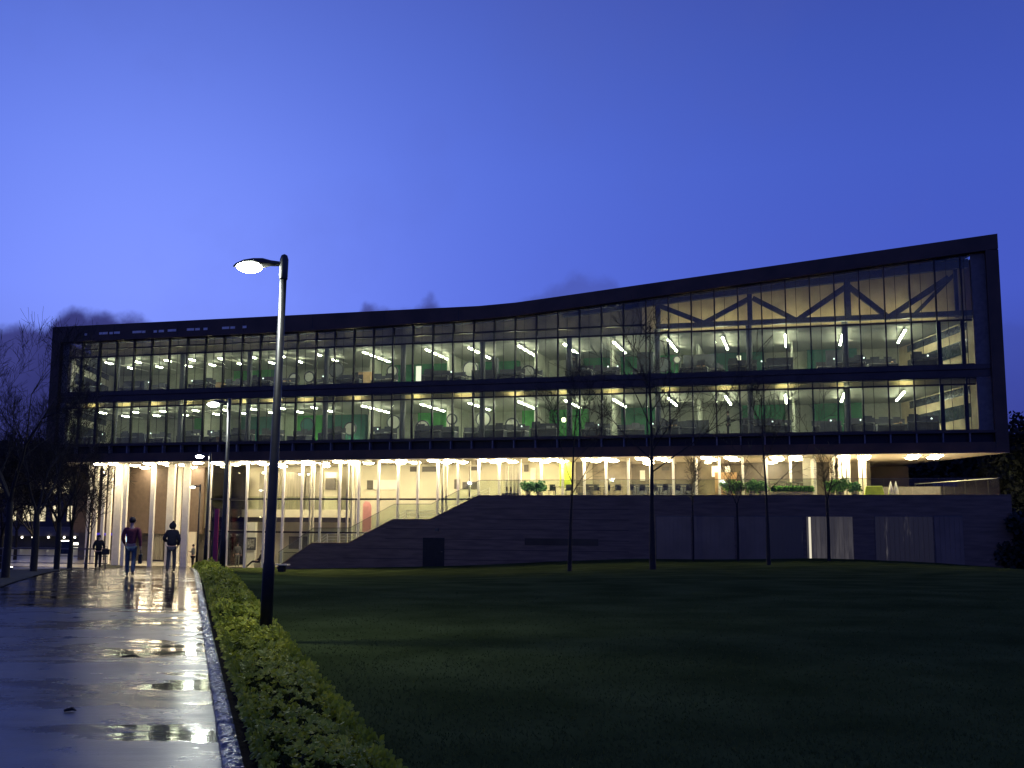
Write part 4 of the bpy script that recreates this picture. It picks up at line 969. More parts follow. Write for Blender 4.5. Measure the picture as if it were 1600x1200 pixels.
def hedge_gen():
    y = 3.5
    while y < 60:
        ds = .080+.0032*max(0, y-8); 
        nacross = int(.72/ds)+1
        for k in range(nacross):
            s = .27+rnd.random()*.66
            yy = y+rnd.uniform(-ds, ds)*1.2
            prof_ = 1-((s-.60)/.40)**4
            h = (.07+.11*max(0, prof_)+.05*math.sin(yy*1.7+s*4)+.04*math.sin(yy*4.1+s*9)+.03*math.sin(yy*13+s*21))
            if yy > 45: h *= 1.0
            cx = kerbx(yy)+s*1.03
            z = pathz(yy)+h+(rnd.uniform(-.03, .04) if rnd.random() < .72 else -rnd.uniform(.05, .14))
            if rnd.random() < .05: z += rnd.uniform(.03, .10)
            n = Vector(((s-.6)*1.2+rnd.uniform(-.5, .5), rnd.uniform(-.7, .3), 1))
            yield Vector((cx, yy, z)), n, (.043+.0036*max(0, y-8))*rnd.uniform(.65, 1.3), 8 if y < 16 else 5
        # side skirts
        for s0, sg in ((.27, -1), (.95, 1), (1.02, 1)):
            for k in range(max(1, int(.3/ds))):
                yy = y+rnd.uniform(-ds, ds); h = rnd.uniform(.03, .18)
                yield Vector((kerbx(yy)+s0*1.03-sg*.0+rnd.uniform(-.04, .04), yy, pathz(yy)+h)), Vector((sg, -.6, .5)), .06+.0026*max(0, y-8), 5
        y += ds*.8
hd = empty('low_hedge', (kerbx(30)+.8, 30, pathz(30)), 0, 'low yellow-green leafy hedge running along the wet kerb towards the lobby', 'hedge')
hu = leaves('inner_foliage', 'hedgeshade', under_gen(), None, None); hu.parent = hd; hu.matrix_parent_inverse = Matrix.Translation(hd.location).inverted()
hl = leaves('foliage', 'hedgeleaf', hedge_gen(), None, None); hl.parent = hd; hl.matrix_parent_inverse = Matrix.Translation(hd.location).inverted()
mb = MB(); y = 3.
while y < 60:
    for k in range(3):
        s = rnd.uniform(.35, .85); cx = kerbx(y)+s; mb.tube([(cx, y, pathz(y)), (cx+rnd.uniform(-.1, .1), y+rnd.uniform(-.1, .1), pathz(y)+.14)], [.008, .004], 4)
    y += .25 if y < 20 else .8
st = mb.build('stems', 'bark'); st['kind'] = 'stuff'; st.parent = hd; st.matrix_parent_inverse = Matrix.Translation(hd.location).inverted()
# grass blades near the camera
v = []; f = []
for k in range(60000):
    y = 5+21*(rnd.random()**2.2); x0 = kerbx(y)+1.1; x = x0+(y*.62-x0)*rnd.random()
    z = lawnz(x, y); h = rnd.uniform(.018, .04)*(1-y*.022); a = rnd.uniform(0, 6.28); w = .003+.0004*y
    i = len(v); lx_, ly_ = rnd.uniform(-.02, .02), rnd.uniform(-.02, .02)
    v += [(x-w*math.cos(a), y-w*math.sin(a), z), (x+w*math.cos(a), y+w*math.sin(a), z), (x+lx_, y+ly_, z+h)]; f.append((i, i+1, i+2))
me = bpy.data.meshes.new('grass'); me.from_pydata(v, [], f); me.materials.append(M['grassblade']); o = bpy.data.objects.new('grass', me); col.objects.link(o)
tag(o, 'short dark wet grass blades over the near lawn', 'grass', kind='stuff')

# ------------------------------------------------------------------ street lamps
HL = 5.64
def make_lamp(lens='lamp_lens'):
    r = empty('street_lamp')
    MB().tube([(0, 0, 0), (0, 0, 1.1), (0, 0, 1.15), (0, 0, HL-.25)], [.090, .085, .074, .050], 20).build('pole', M['pole'], r, smooth=True)
    MB().tube([(0, 0, HL-.34), (0, 0, HL-.32), (0, 0, HL-.03), (0, 0, HL+.03), (0, 0, HL+.05)], [.058, .064, .064, .045, .01], 18).build('pole_cap', M['lamphead'], r, smooth=True)
    # head: arm that swells into a shallow oval dish, along -x
    bm = MB(); ring = []
    st_ = [(-.04, .045, .035, HL-.10), (-.20, .055, .045, HL-.09), (-.32, .10, .075, HL-.09), (-.44, .145, .05, HL-.075), (-.58, .15, .045, HL-.095), (-.70, .10, .03, HL-.125), (-.76, .03, .012, HL-.145)]
    n = 14
    for x, w, h, zc in st_:
        for j in range(n):
            a = 2*math.pi*j/n; bm.v.append((x, math.cos(a)*w, zc+math.sin(a)*h))
    for k in range(len(st_)-1):
        for j in range(n): a = k*n+j; b = k*n+(j+1) % n; bm.f.append((a, b, b+n, a+n))
    bm.f.append(tuple(reversed(range(n)))); bm.f.append(tuple((len(st_)-1)*n+j for j in range(n)))
    hdm = bm.build('lamp_head', M['lamphead'], r, smooth=True)
    ln = MB()                                               # bowl lens below the dish
    m_ = 6
    for k in range(m_+1):
        t = k/m_; rr = math.cos(t*math.pi/2*.97); zz = HL-.115-.125*math.sin(t*math.pi/2)
        for j in range(20):
            a = 2*math.pi*j/20; ln.v.append((-.52+math.cos(a)*.205*rr, math.sin(a)*.14*rr, zz))
    for k in range(m_):
        for j in range(20): a = k*20+j; b = k*20+(j+1) % 20; ln.f.append((a, b, b+20, a+20))
    ln.f.append(tuple(m_*20+j for j in range(20)))
    ln.build('lens', M[lens], hdm, smooth=True)
    return r
ld = None
lamps = [(15.0, 425, 'tall dark street lamp in the hedge nearest the camera, its head glowing white'), (33.0, 355, 'lit street lamp standing second in line behind the nearest one'), (50.5, 328.5, 'third street lamp in line, its small head in front of the dark fascia'), (70.0, 315.5, 'farthest and shortest looking street lamp by the lobby corner, its lamp barely lit')]
for k, (D, x, lab) in enumerate(lamps):
    X_ = (x-800)/1600*D
    if k == 3: o = make_lamp('lamp_lens_dim')
    elif ld is None: ld = make_lamp(); o = ld
    else: o = copy_tree(ld)
    gz = pathz(D)
    o.location = (X_, D, gz); o.rotation_euler = (0, R_(.25 if k else .95), R_(-4 if k else -2)); tag(o, lab, 'street lamp', 'street lamps along the path')

# ------------------------------------------------------------------ bare trees
def grow(rs_, tr, cr, p, d, r, ln, lvl, maxl, spread, up, minr, wig=.12, kids=(2, 3)):
    n = 4; pts = [p.copy()]; rad = [r]; q = p.copy(); dd = d.copy()
    for k in range(n):
        dd = (dd+Vector((rs_.uniform(-wig, wig), rs_.uniform(-wig, wig), rs_.uniform(-wig, wig)+up*.06))).normalized()
        q = q+dd*ln/n; pts.append(q.copy()); rad.append(max(minr, r*(1-.42*(k+1)/n)))
    (tr if lvl == 0 else cr).tube(pts, rad, 7 if lvl < 2 else 4 if lvl < 4 else 3, cap=False)
    if lvl >= maxl: return
    nk = rs_.randint(*kids)
    for j in range(nk):
        ax = dd.orthogonal().normalized(); ax.rotate(Matrix.Rotation(rs_.uniform(0, 6.28), 3, dd))
        nd = (dd*math.cos(spread)+ax*math.sin(spread)*rs_.uniform(.6, 1.2)+Vector((0, 0, up*.25))).normalized()
        grow(rs_, tr, cr, q, nd, rad[-1]*rs_.uniform(.7, .9), ln*rs_.uniform(.62, .85), lvl+1, maxl, spread, up, minr, wig, kids)
    # side shoots
    for k in range(1, n+1):
        if rs_.random() < (.85 if lvl else .25):
            ax = dd.orthogonal().normalized(); ax.rotate(Matrix.Rotation(rs_.uniform(0, 6.28), 3, dd))
            nd = (dd*.6+ax*.8+Vector((0, 0, up*.3))).normalized()
            grow(rs_, tr, cr, pts[k], nd, rad[k]*.5, ln*rs_.uniform(.35, .6), max(lvl+1, maxl-1 if lvl else lvl+2), maxl, spread, up, minr, wig, kids)
def bare_tree(x, y, z, h, r, seed, label, name='bare_tree', fork=.3, maxl=5, spread=.42, up=.6, lean=(0, 0), minr=.009, m='bark', group='young bare trees on the lawn', kids=(2, 3), wig=.12):
    rs_ = random.Random(seed); root = empty(name, (x, y, z), 0, label, 'tree', group)
    tr, cr = MB(), MB()
    th = h*fork; p1 = Vector((lean[0]*th, lean[1]*th, th))
    tr.tube([(0, 0, -.15), (0, 0, .05), (p1.x*.5+.02, p1.y*.5, th*.5), tuple(p1)], [r*1.5, r*1.1, r*.95, r*.8], 10, cap=False)
    left = h-th
    for j in range(rs_.randint(*kids)+ (1 if fork < .5 else 0)):
        a = rs_.uniform(0, 6.28)+j*2.1; s = spread*rs_.uniform(.5, 1.1)
        nd = Vector((math.cos(a)*math.sin(s), math.sin(a)*math.sin(s), math.cos(s)))
        grow(rs_, tr, cr, p1, nd, r*.50, left*.36, 1, maxl, spread, up, minr, wig, kids)
    tr.build('trunk', M[m], root, smooth=True); cr.build('crown', M[m], root, smooth=True)
    return root
def leader_tree(x, y, z, h, r, seed, label, pts, maxl=4, group='young bare trees on the lawn', br=(.3, .98), nb=22, blen=.22, m='bark', minr=.009, spread=.45):
    """a straight leader with side branches; pts = leader points as offsets"""
    rs_ = random.Random(seed); root = empty('bare_tree', (x, y, z), 0, label, 'tree', group)
    tr, cr = MB(), MB(); P_ = [Vector(p) for p in pts]; n = len(P_)
    rad = [r*(1-.82*(p.z/h)**.8) for p in P_]; rad[0] = r*1.25
    tr.tube([(P_[0].x, P_[0].y, -.15)]+[tuple(p) for p in P_], [r*1.5]+[max(minr, q) for q in rad], 10, cap=False)
    for k in range(nb):
        t = br[0]+(br[1]-br[0])*(k+rs_.random())/nb; zz = t*h
        for a, b in zip(P_[:-1], P_[1:]):
            if a.z <= zz <= b.z: p = a.lerp(b, (zz-a.z)/(b.z-a.z)); break
        else: continue
        an = k*2.4+rs_.uniform(-.4, .4); el = rs_.uniform(.5, 1.1)
        d = Vector((math.cos(an)*math.cos(el), math.sin(an)*math.cos(el), math.sin(el)))
        grow(rs_, tr, cr, p, d, max(minr*1.5, r*(1-.8*t)*.42), h*blen*(1.15-t)*rs_.uniform(.6, 1.2), max(1, maxl-3), maxl, spread, .5, minr, .14, (1, 3))
    tr.build('trunk', M[m], root, smooth=True); cr.build('crown', M[m], root, smooth=True); return root
def gx(x, D): return (x-800)/1600*D
D = 51; X_ = gx(890, D)
leader_tree(X_, D, lawnz(X_, D), 8.7, .095, 21, 'slender bare tree with a forked top, leftmost on the lawn in front of the podium', [(0, 0, 0), (.05, 0, 2.2), (.16, 0, 4.4), (.22, 0, 6.4), (.35, 0, 7.6), (.55, 0, 8.7)], br=(.42, .98), nb=8, blen=.42, spread=.4)
D = 47; X_ = gx(1018, D)
leader_tree(X_, D, lawnz(X_, D), 11.2, .125, 22, 'tallest bare tree on the lawn with a straight thick trunk reaching above the upper windows', [(0, 0, 0), (.0, 0, 3), (.03, 0, 6), (-.03, 0, 8.5), (.02, 0, 11.2)], br=(.34, .98), nb=12, blen=.30)
for x, D, h, sd, lab, r in ((1081, 60, 6.2, 5, 'small thin bare tree in front of the channel glass, right of the tallest tree', .05), (1150, 60, 6.1, 6, 'small bushy-topped bare tree before the podium, between a thin one and a forked one', .065), (1290, 57, 6.3, 12, 'bare tree with dense twiggy head before the brightest channel glass, rightmost on the lawn', .09)):
    X_ = gx(x, D); bare_tree(X_, D, lawnz(X_, D), h, r, sd, lab, fork=.52, maxl=4, spread=.5, kids=(2, 3))
D = 50; X_ = gx(1197, D)
leader_tree(X_, D, lawnz(X_, D), 8.6, .085, 31, 'bare tree with a thick leaning side limb, second from the right on the lawn', [(0, 0, 0), (.0, 0, 2), (-.04, 0, 3.7), (-.12, 0, 5.6), (-.16, 0, 7.2), (-.1, 0, 8.6)], br=(.40, .98), nb=8, blen=.40)
# left row beside the path
ltr = [(22, 30.8, 7.3, 101), (65, 36.4, 6.9, 102), (100, 43, 6.9, 103), (120, 48.5, 6.4, 104), (145, 56, 7.6, 105)]
labs = ['bare tree at the far left edge with branches reaching into the cloud', 'bare tree with wide twigs, second from the left beside the path', 'dark bare tree, third from the left beside the path', 'bare tree just left of the portico columns, fourth from the left', 'slim bare tree with upright twigs lit from behind by the portico columns']
for k, (x, D, h, sd) in enumerate(ltr):
    X_ = gx(x, D)
    if k < 4: bare_tree(X_, D, pathz(D)+.02, h*(.93 if k else 1.02), .11, sd, labs[k], fork=.30, maxl=6, spread=.50, up=.35, minr=.0042, group='bare trees left of the path', kids=(2, 3))
    else: leader_tree(X_, D, pathz(D)+.02, 6.6, .07, sd, labs[k], [(0, 0, 0), (.05, 0, 2), (.1, 0, 4), (.1, 0, 6.6)], br=(.25, .98), nb=34, blen=.2, group='bare trees left of the path', m='bark_lit')
for k, (x, D, h, sd) in enumerate(((12, 62, 7.4, 112), (62, 74, 8.6, 113), (98, 82, 9.2, 114), (35, 88, 9.8, 115))):
    X_ = gx(x, D); bare_tree(X_, D, pathz(D)-.05, h, .14, sd, ['large dark bare tree far behind the leftmost trunk', 'dark bare tree against the far building, left of centre of its lit windows', 'dark bare tree close to the left corner of the office block', 'far dark bare tree in front of the lit windows'][k], fork=.25, maxl=6, spread=.6, up=.25, minr=.016, group='dark trees in front of the far building', kids=(3, 3))

# evergreens behind on the right
def evergreen(x, y, z, h, w, seed, label, cnt_=5200):
    rs_ = random.Random(seed); r = empty('evergreen_tree', (x, y, z), 0, label, 'tree', 'dark trees beyond the right end')
    MB().tube([(0, 0, 0), (0, 0, h*.7)], [.25, .08], 8).build('trunk', M['bark'], r)
    blobs = [(rs_.uniform(-w, w)*.7, rs_.uniform(-w, w)*.7, h*rs_.uniform(.2, .92), rs_.uniform(.5, 1.1)*w*.48) for k in range(16)]
    def gen():
        for k in range(cnt_):
            bx_, by_, bz_, br_ = rs_.choice(blobs); d = Vector((rs_.gauss(0, 1), rs_.gauss(0, 1), rs_.gauss(0, 1))).normalized()
            yield Vector((bx_, by_, bz_))+d*br_*rs_.uniform(.55, 1.05), d+Vector((0, 0, .4)), rs_.uniform(.25, .5)*(1.6 if cnt_ > 6000 else 1), 3
    o = leaves('crown', 'evergreen', gen(), None, None, r)
    return r
for k, (x, D, h, w, z) in enumerate(((1590, 74, 9.0, 3.2, -2.2), (1640, 66, 10.5, 3.6, -2), (1530, 92, 10.5, 4.0, -2.6), (1460, 96, 10.5, 4.6, -2.8), (1395, 98, 10.5, 4.6, -2.8), (1585, 58, 3.0, 1.3, -1.4))):
    evergreen(gx(x, D), D, z, h, w, 200+k, ['dark leafy tree right against the podium end', 'tall dark tree at the right edge of the view', 'dark tree seen under the overhang near the right end', 'dark bushy tree seen behind the terrace rail', 'dark tree farthest left behind the open terrace', 'low dark shrub at the foot of the podium corner'][k], (5200, 5200, 9000, 9000, 9000, 1500)[k])

# ------------------------------------------------------------------ far building on the left
fb = empty('far_building', (gx(40, 128), 128, -5.5), R_(6), 'dark far office block with rows of warmly lit windows behind the left trees', 'building')
W0, W1 = -40, 9.5
MB().box(W0, W1, 0, 12, 0, 14.2).build('wall', M['farwall'], fb)
MB().box(W0-.3, W1+.3, -.3, 12.3, 14.2, 14.7).build('roof', M['roofdark'], fb)
MB().box(-5.2, -2.9, 2, 5, 14.7, 16.2).build('roof_plant', M['roofdark'], fb)
for zi, (zz, hh, step, x0, x1) in enumerate(((9.5, 1.9, 1.6, -3.2, 9.0), (6.1, 1.9, 1.75, -3.2, 9.0), (2.9, 1.7, 1.6, -14, -2.2))):
    k = x0; i = 0
    while k < x1-1:
        wd = (.9 if (i*7+zi) % 3 else 1.25)
        if (i*5+zi*3) % 7 != 3:
            f_ = MB().box(k-.06, k+wd+.06, -.06, -.003, zz-.06, zz+hh+.06).build('window', M['farwall'], fb)
            MB().box(k, k+wd, -.10, -.062, zz, zz+hh).build('pane', M['farlit'], f_)
        k += step; i += 1
MB().box(-3.6, 9.4, -1.6, -.002, 4.3, 5.4).build('canopy', M['reveal'], fb)
for k in range(8):
    MB().ball((-2.8+k*1.65+(k % 3)*.2, -1.7, 4.15), .13, 8, 6).build('canopy_lamp', M['glimpse'], fb)
fw = MB().box(6.3, 8.3, -.08, -.003, 1.5, 3.6).build('shop_window', M['farwall'], fb)
MB().box(6.5, 8.1, -.14, -.082, 3.2, 3.45).build('pane', M['glimpse'], fw)
# bollard-lit railing on the left
rl = empty('metal_railing', (-34, 52, pathz(52)-.03), R_(-4), 'low metal railing with pale top rail across the paving at far left', 'railing')
for z in (.35, .7): MB().bar((0, 0, z), (14.2, 0, z), .035).build('rail', M['railmesh'], rl)
MB().bar((0, 0, 1.05), (14.2, 0, 1.05), .07).build('top_rail', M['reveal'], rl)
for k in range(9): MB().bar((k*1.75+.1, 0, 0), (k*1.75+.1, 0, 1.03), .05).build('post', M['railmesh'], rl)
kk = empty('notice_stand', (gx(108, 66), 66, pathz(66)-.03), 0, 'small glass notice case with a lit edge on two legs, by the far left paving', 'notice case')
MB().box(-.4, .4, -.06, .06, .95, 1.75).build('case', M['darkwin'], kk); MB().box(-.42, .44, -.07, .07, 1.75, 1.8).build('lit_edge', M['glimpse'], kk)
for s in (-.36, .36): MB().bar((s, 0, 0), (s, 0, .95), .05).build('leg', M['railmesh'], kk)
bl = empty('low_bollard_light', (gx(70, 40.5)-1.0, 40.5, pathz(40.5)), 0, 'tiny lit ground light beside the left tree row', 'light')
MB().tube([(0, 0, 0), (0, 0, .12)], .06, 10).build('body', M['railmesh'], bl); MB().disc((0, 0, .12), .05, 'z', .02, 12).build('lens', M['glimpse'], bl)

# bench by the foot of the stair
D = 66; bx = gx(447, D)
bn = empty('bench', (bx, D, lawnz(bx, D)), -BA, 'pale slab bench on a dark base by the foot of the stair flank', 'bench')
MB().box(-.48, .48, -.22, .22, .40, .48).build('seat', M['bench'], bn, bevel=.01); MB().box(-.2, .2, -.15, .15, -.1, .40).build('base', M['doormetal'], bn)

# ------------------------------------------------------------------ terrace and lobby things
def bush(u, v, z, r, label, m='leafbush', group='green plants on the terrace', pot=True, cnt_=260):
    t = thingB('potted_plant', u, v, z, label, 'plant', group); rs_ = random.Random(int(u*97))
    if pot: MB().tube([(0, 0, 0), (0, 0, .35)], [.16, .2], 12).build('pot', M['planter'], t)
    def gen():
        for k in range(cnt_):
            d = Vector((rs_.gauss(0, 1), rs_.gauss(0, 1), rs_.gauss(0, 1))).normalized()
            yield Vector((0, 0, .38+r*.8))+Vector((d.x*1.25, d.y, d.z*.9+.25*math.sin(d.x*4+u)))*r*rs_.uniform(.2, 1.3), d, rs_.uniform(.08, .2), 4
    leaves('foliage', m, gen(), None, None, t)
    MB().tube([(0, 0, .3), (0, 0, .38+r)], .02, 6).build('stem', M['bark'], t)
for k, (x, v, r, lab, m) in enumerate(((825, .6, .30, 'dark green round plant right of the white frames, left one of a pair', 'plantgreen'), (843, .6, .32, 'dark green round plant left of a white mullion, right one of a pair', 'plantgreen'),
        (1138, -.2, .34, 'bright green bush beside the timber screen', 'leafbush'), (1152, .2, .26, 'small bright green bush behind the bushy-topped bare tree', 'leafbush'), (1175, .1, .32, 'green bush left of the leaning-limb tree on the terrace', 'leafbush'), (1190, .3, .26, 'green bush just behind the leaning-limb tree trunk', 'leafbush'),
        (1299, .2, .28, 'round green bush right of the dense twiggy tree', 'leafbush'), (1314, .0, .36, 'large round pale green bush at the foot of the terrace columns', 'leafbush'), (1335, .4, .22, 'small dim green bush between the two groups of terrace columns', 'plantgreen'))):
    bush(U(x, v, 760), v, ZC, r, lab, m)
# long low planter hedge on the terrace
a = U(1206, .6, 760); b = U(1270, .6, 760)
t = thingB('planter_hedge', a, .6, ZC, 'long pale green planting trough on the terrace in front of the trestle tables', 'planter')
MB().box(0, b-a, -.2, .2, 0, .30).build('trough', M['planter'], t)
def gen():
    for k in range(1500): yield Vector((rnd.uniform(0, b-a), rnd.uniform(-.2, .2), .30+rnd.uniform(0, .26))), Vector((rnd.uniform(-1, 1), rnd.uniform(-1, .5), 1)), .14, 4
leaves('foliage', 'leafbush', gen(), None, None, t)
# trestle tables: white A and V legs
for k, x in enumerate((1213, 1230, 1248)):
    u = U(x, 2.6, 760); t = thingB('trestle_table', u, 1.1, ZC, ['white trestle table leftmost behind the planting trough', 'white trestle table in the middle behind the planting trough', 'white trestle table rightmost behind the planting trough'][k], 'table', 'trestle tables on the terrace')
    MB().box(-.34, .34, -.3, .3, .86, .90).build('table_top', M['table'], t)
    for s in (-1, 1): MB().bar((s*.28, 0, 0), (0, 0, .86), .04).build('leg', M['white'], t)
# yellow-green parasol/cloth covered table and two cone patio heaters
a, z1 = F(1353, 761, .4); b, _ = F(1378, 761, .4)
t = thingB('covered_table', (a+b)/2, .4, ZC, 'table under a bright yellow-green cloth on the open terrace', 'table')
w = (b-a)/2
MB().prism([(-w-.12, -.45, 0), (w+.12, -.45, 0), (w+.12, .45, 0), (-w-.12, .45, 0)], [(-w, -.35, .62), (w, -.35, .62), (w, .35, .62), (-w, .35, .62)]).build('cloth', M['yellowgreen'], t, bevel=.03)
MB().box(-w+.05, w-.05, -.3, .3, .01, .6).build('table', M['table'], t)
for k, x in enumerate((1392, 1400)):
    u = U(x, .3, 765); t = thingB('folded_parasol', u, .3, ZC, ['white folded cone-shaped parasol, left one of the pair on the open terrace', 'white folded cone-shaped parasol, right one of the pair on the open terrace'][k], 'parasol', 'folded parasols on the terrace')
    MB().tube([(0, 0, .04), (0, 0, .45), (0, 0, .9)], [.18, .12, .02], 14).build('canopy', M['white'], t, smooth=True); MB().disc((0, 0, 0), .2, 'z', .04).build('base', M['planter'], t)
# big white framed windows / shelf stack (cafe): white boards with dark holes
for k, x in enumerate((792, 798.5, 804, 809.5)):
    u = U(x, 3.0, 750); t = thingB('hanging_panel', u, 3.0, ZC+.28, ['first', 'second', 'third', 'fourth'][k]+' tall white slotted panel in the group left of the pair of round plants', 'panel', 'white slotted panels in the cafe')
    MB().box(-.10, .10, -.03, .03, .0, 1.9).build('panel', M['white'], t)
    if k < 2: MB().box(-.05, .05, -.04, -.031, .12, .42).build('slot', M['darkdoor'], t)
    MB().box(-.3 if k == 0 else -.1, .1, -.2, .2, -.28, -.001).build('plinth', M['desk'], t)
# cafe chairs and tables behind the terrace glass
for k, x in enumerate((868, 880, 905, 924, 938, 958, 972, 995, 1012, 1030, 1048, 1068)):
    v = 3.2; u = U(x, v, 760); t = thingB('cafe_table', u, v, ZC, 'small pale cafe table behind the terrace glass, %s from the left' % ORD[k], 'table', 'cafe tables behind the terrace glass')
    MB().disc((0, 0, .72), .34, 'z', .03, 20).build('table_top', M['table'], t); MB().tube([(0, 0, .02), (0, 0, .72)], .03, 8).build('leg', M['rail'], t); MB().disc((0, 0, 0), .2, 'z', .02).build('foot', M['rail'], t)
for k, x in enumerate((862, 888, 915, 931, 948, 965, 985, 1003, 1022, 1039, 1058, 1076)):
    v = 2.7; u = U(x, v, 760); t = thingB('cafe_chair', u, v, ZC, 'dark cafe chair behind the terrace glass, %s from the left' % ORD[k], 'chair', 'cafe chairs behind the terrace glass')
    MB().box(-.2, .2, -.2, .2, .43, .47).build('seat', M['desk'], t); MB().box(-.2, .2, .18, .22, .47, .86).build('backrest', M['desk'], t)
    for sx in (-1, 1):
        for sy in (-1, 1): MB().bar((sx*.18, sy*.18, 0), (sx*.18, sy*.18, .43), .03).build('leg', M['rail'], t)
# lobby: magenta banner, pink panel, picture, reception, small bulbs
a, z1 = F(336, 795, .2); b, _ = F(341.5, 795, .2)
t = thingB('tall_banner', (a+b)/2, .2, GL, 'tall narrow magenta banner standing outside the lobby glass, left of the second lamp', 'banner')
MB().prism([(-.17, -.02, .1), (.17, -.02, .1), (.17, .02, .1), (-.17, .02, .1)], [(-.13, -.02, z1-GL), (.19, -.02, z1-GL), (.19, .02, z1-GL), (-.13, .02, z1-GL)]).build('cloth', M['magenta'], t)
MB().tube([(-.2, 0, 0), (-.17, 0, z1-GL+.1)], .02, 8).build('pole', M['rail'], t); MB().box(-.3, .3, -.2, .2, 0, .06).build('base', M['rail'], t)
a, z1 = F(567, 784, 4.6); b, z0 = F(580, 834, 4.6)
t = thingB('exhibition_stand', (a+b)/2, 4.6, GL, 'tall round-cornered pink display panel against the cream lobby wall', 'panel')
MB().xz([(-.33, 1.5), (.33, 1.5), (.33, z1-GL-.25), (.16, z1-GL), (-.16, z1-GL+.05), (-.33, z1-GL-.2)], -.03, .03).build('panel', M['pink'], t); MB().box(-.25, .25, -.15, .15, 0, 1.5).build('stand', M['white'], t)
onwall('display_column', 386, 400, 816, 886, 6.0, 'whiteboard', .3)
u, z = F(391.5, 850, 5.6)
t = thingB('framed_picture', u, 5.66, z-.45, 'black-framed picture hung on the white lobby pier', 'picture')
MB().box(-.42, .42, -.03, 0, 0, .95).build('frame', M['desk'], t); MB().box(-.30, .30, -.036, -.031, .14, .80).build('print', M['picture'], t)
for k, (x, y) in enumerate(((382, 738), (411, 739), (407, 808), (468, 741), (474, 745), (482, 741), (944, 731), (955, 731))):
    v = 7.0; u, z = F(x, y, v); z = min(z, Z0-.1)
    if k == 0: bb = thingB('pendant_lamp', u, v, z, '', 'lamp', 'small pendant lamps inside the lobby'); MB().ball((0, 0, 0), .06, 10, 8).build('bulb', M['bulb'], bb); MB().tube([(0, 0, .05), (0, 0, .2)], .008, 5).build('cord', M['rail'], bb); o = bb
    else: o = copy_tree(bb); o.location = B(u, v, z)
    o['label'] = 'small bright pendant bulb inside, %s from the left' % ORD[k] if k not in (2,) else 'small bright bulb hanging below the mezzanine beam'
t = thingB('reception_desk', U(480, 4.0, 860), 4.0, GL, 'pale lobby reception desk half hidden by the stair flank', 'desk')
MB().box(-1.6, 1.6, -.35, .35, 0, 1.05).build('counter', M['soffit'], t, bevel=.02); MB().box(-1.7, 1.7, -.42, .42, 1.052, 1.1).build('counter_top', M['darkdoor'], t)
u, z = F(417, 845, 3.0); t = thingB('display_screen', u, 3.0, GL, 'small bright bluish screen on a stand beside the tall lamp post', 'screen')
MB().box(-.14, .14, -.03, .03, z-GL-.3, z-GL+.35).build('panel', M['screen'], t); MB().tube([(0, 0, 0), (0, 0, z-GL-.3)], .03, 8).build('stand', M['rail'], t)

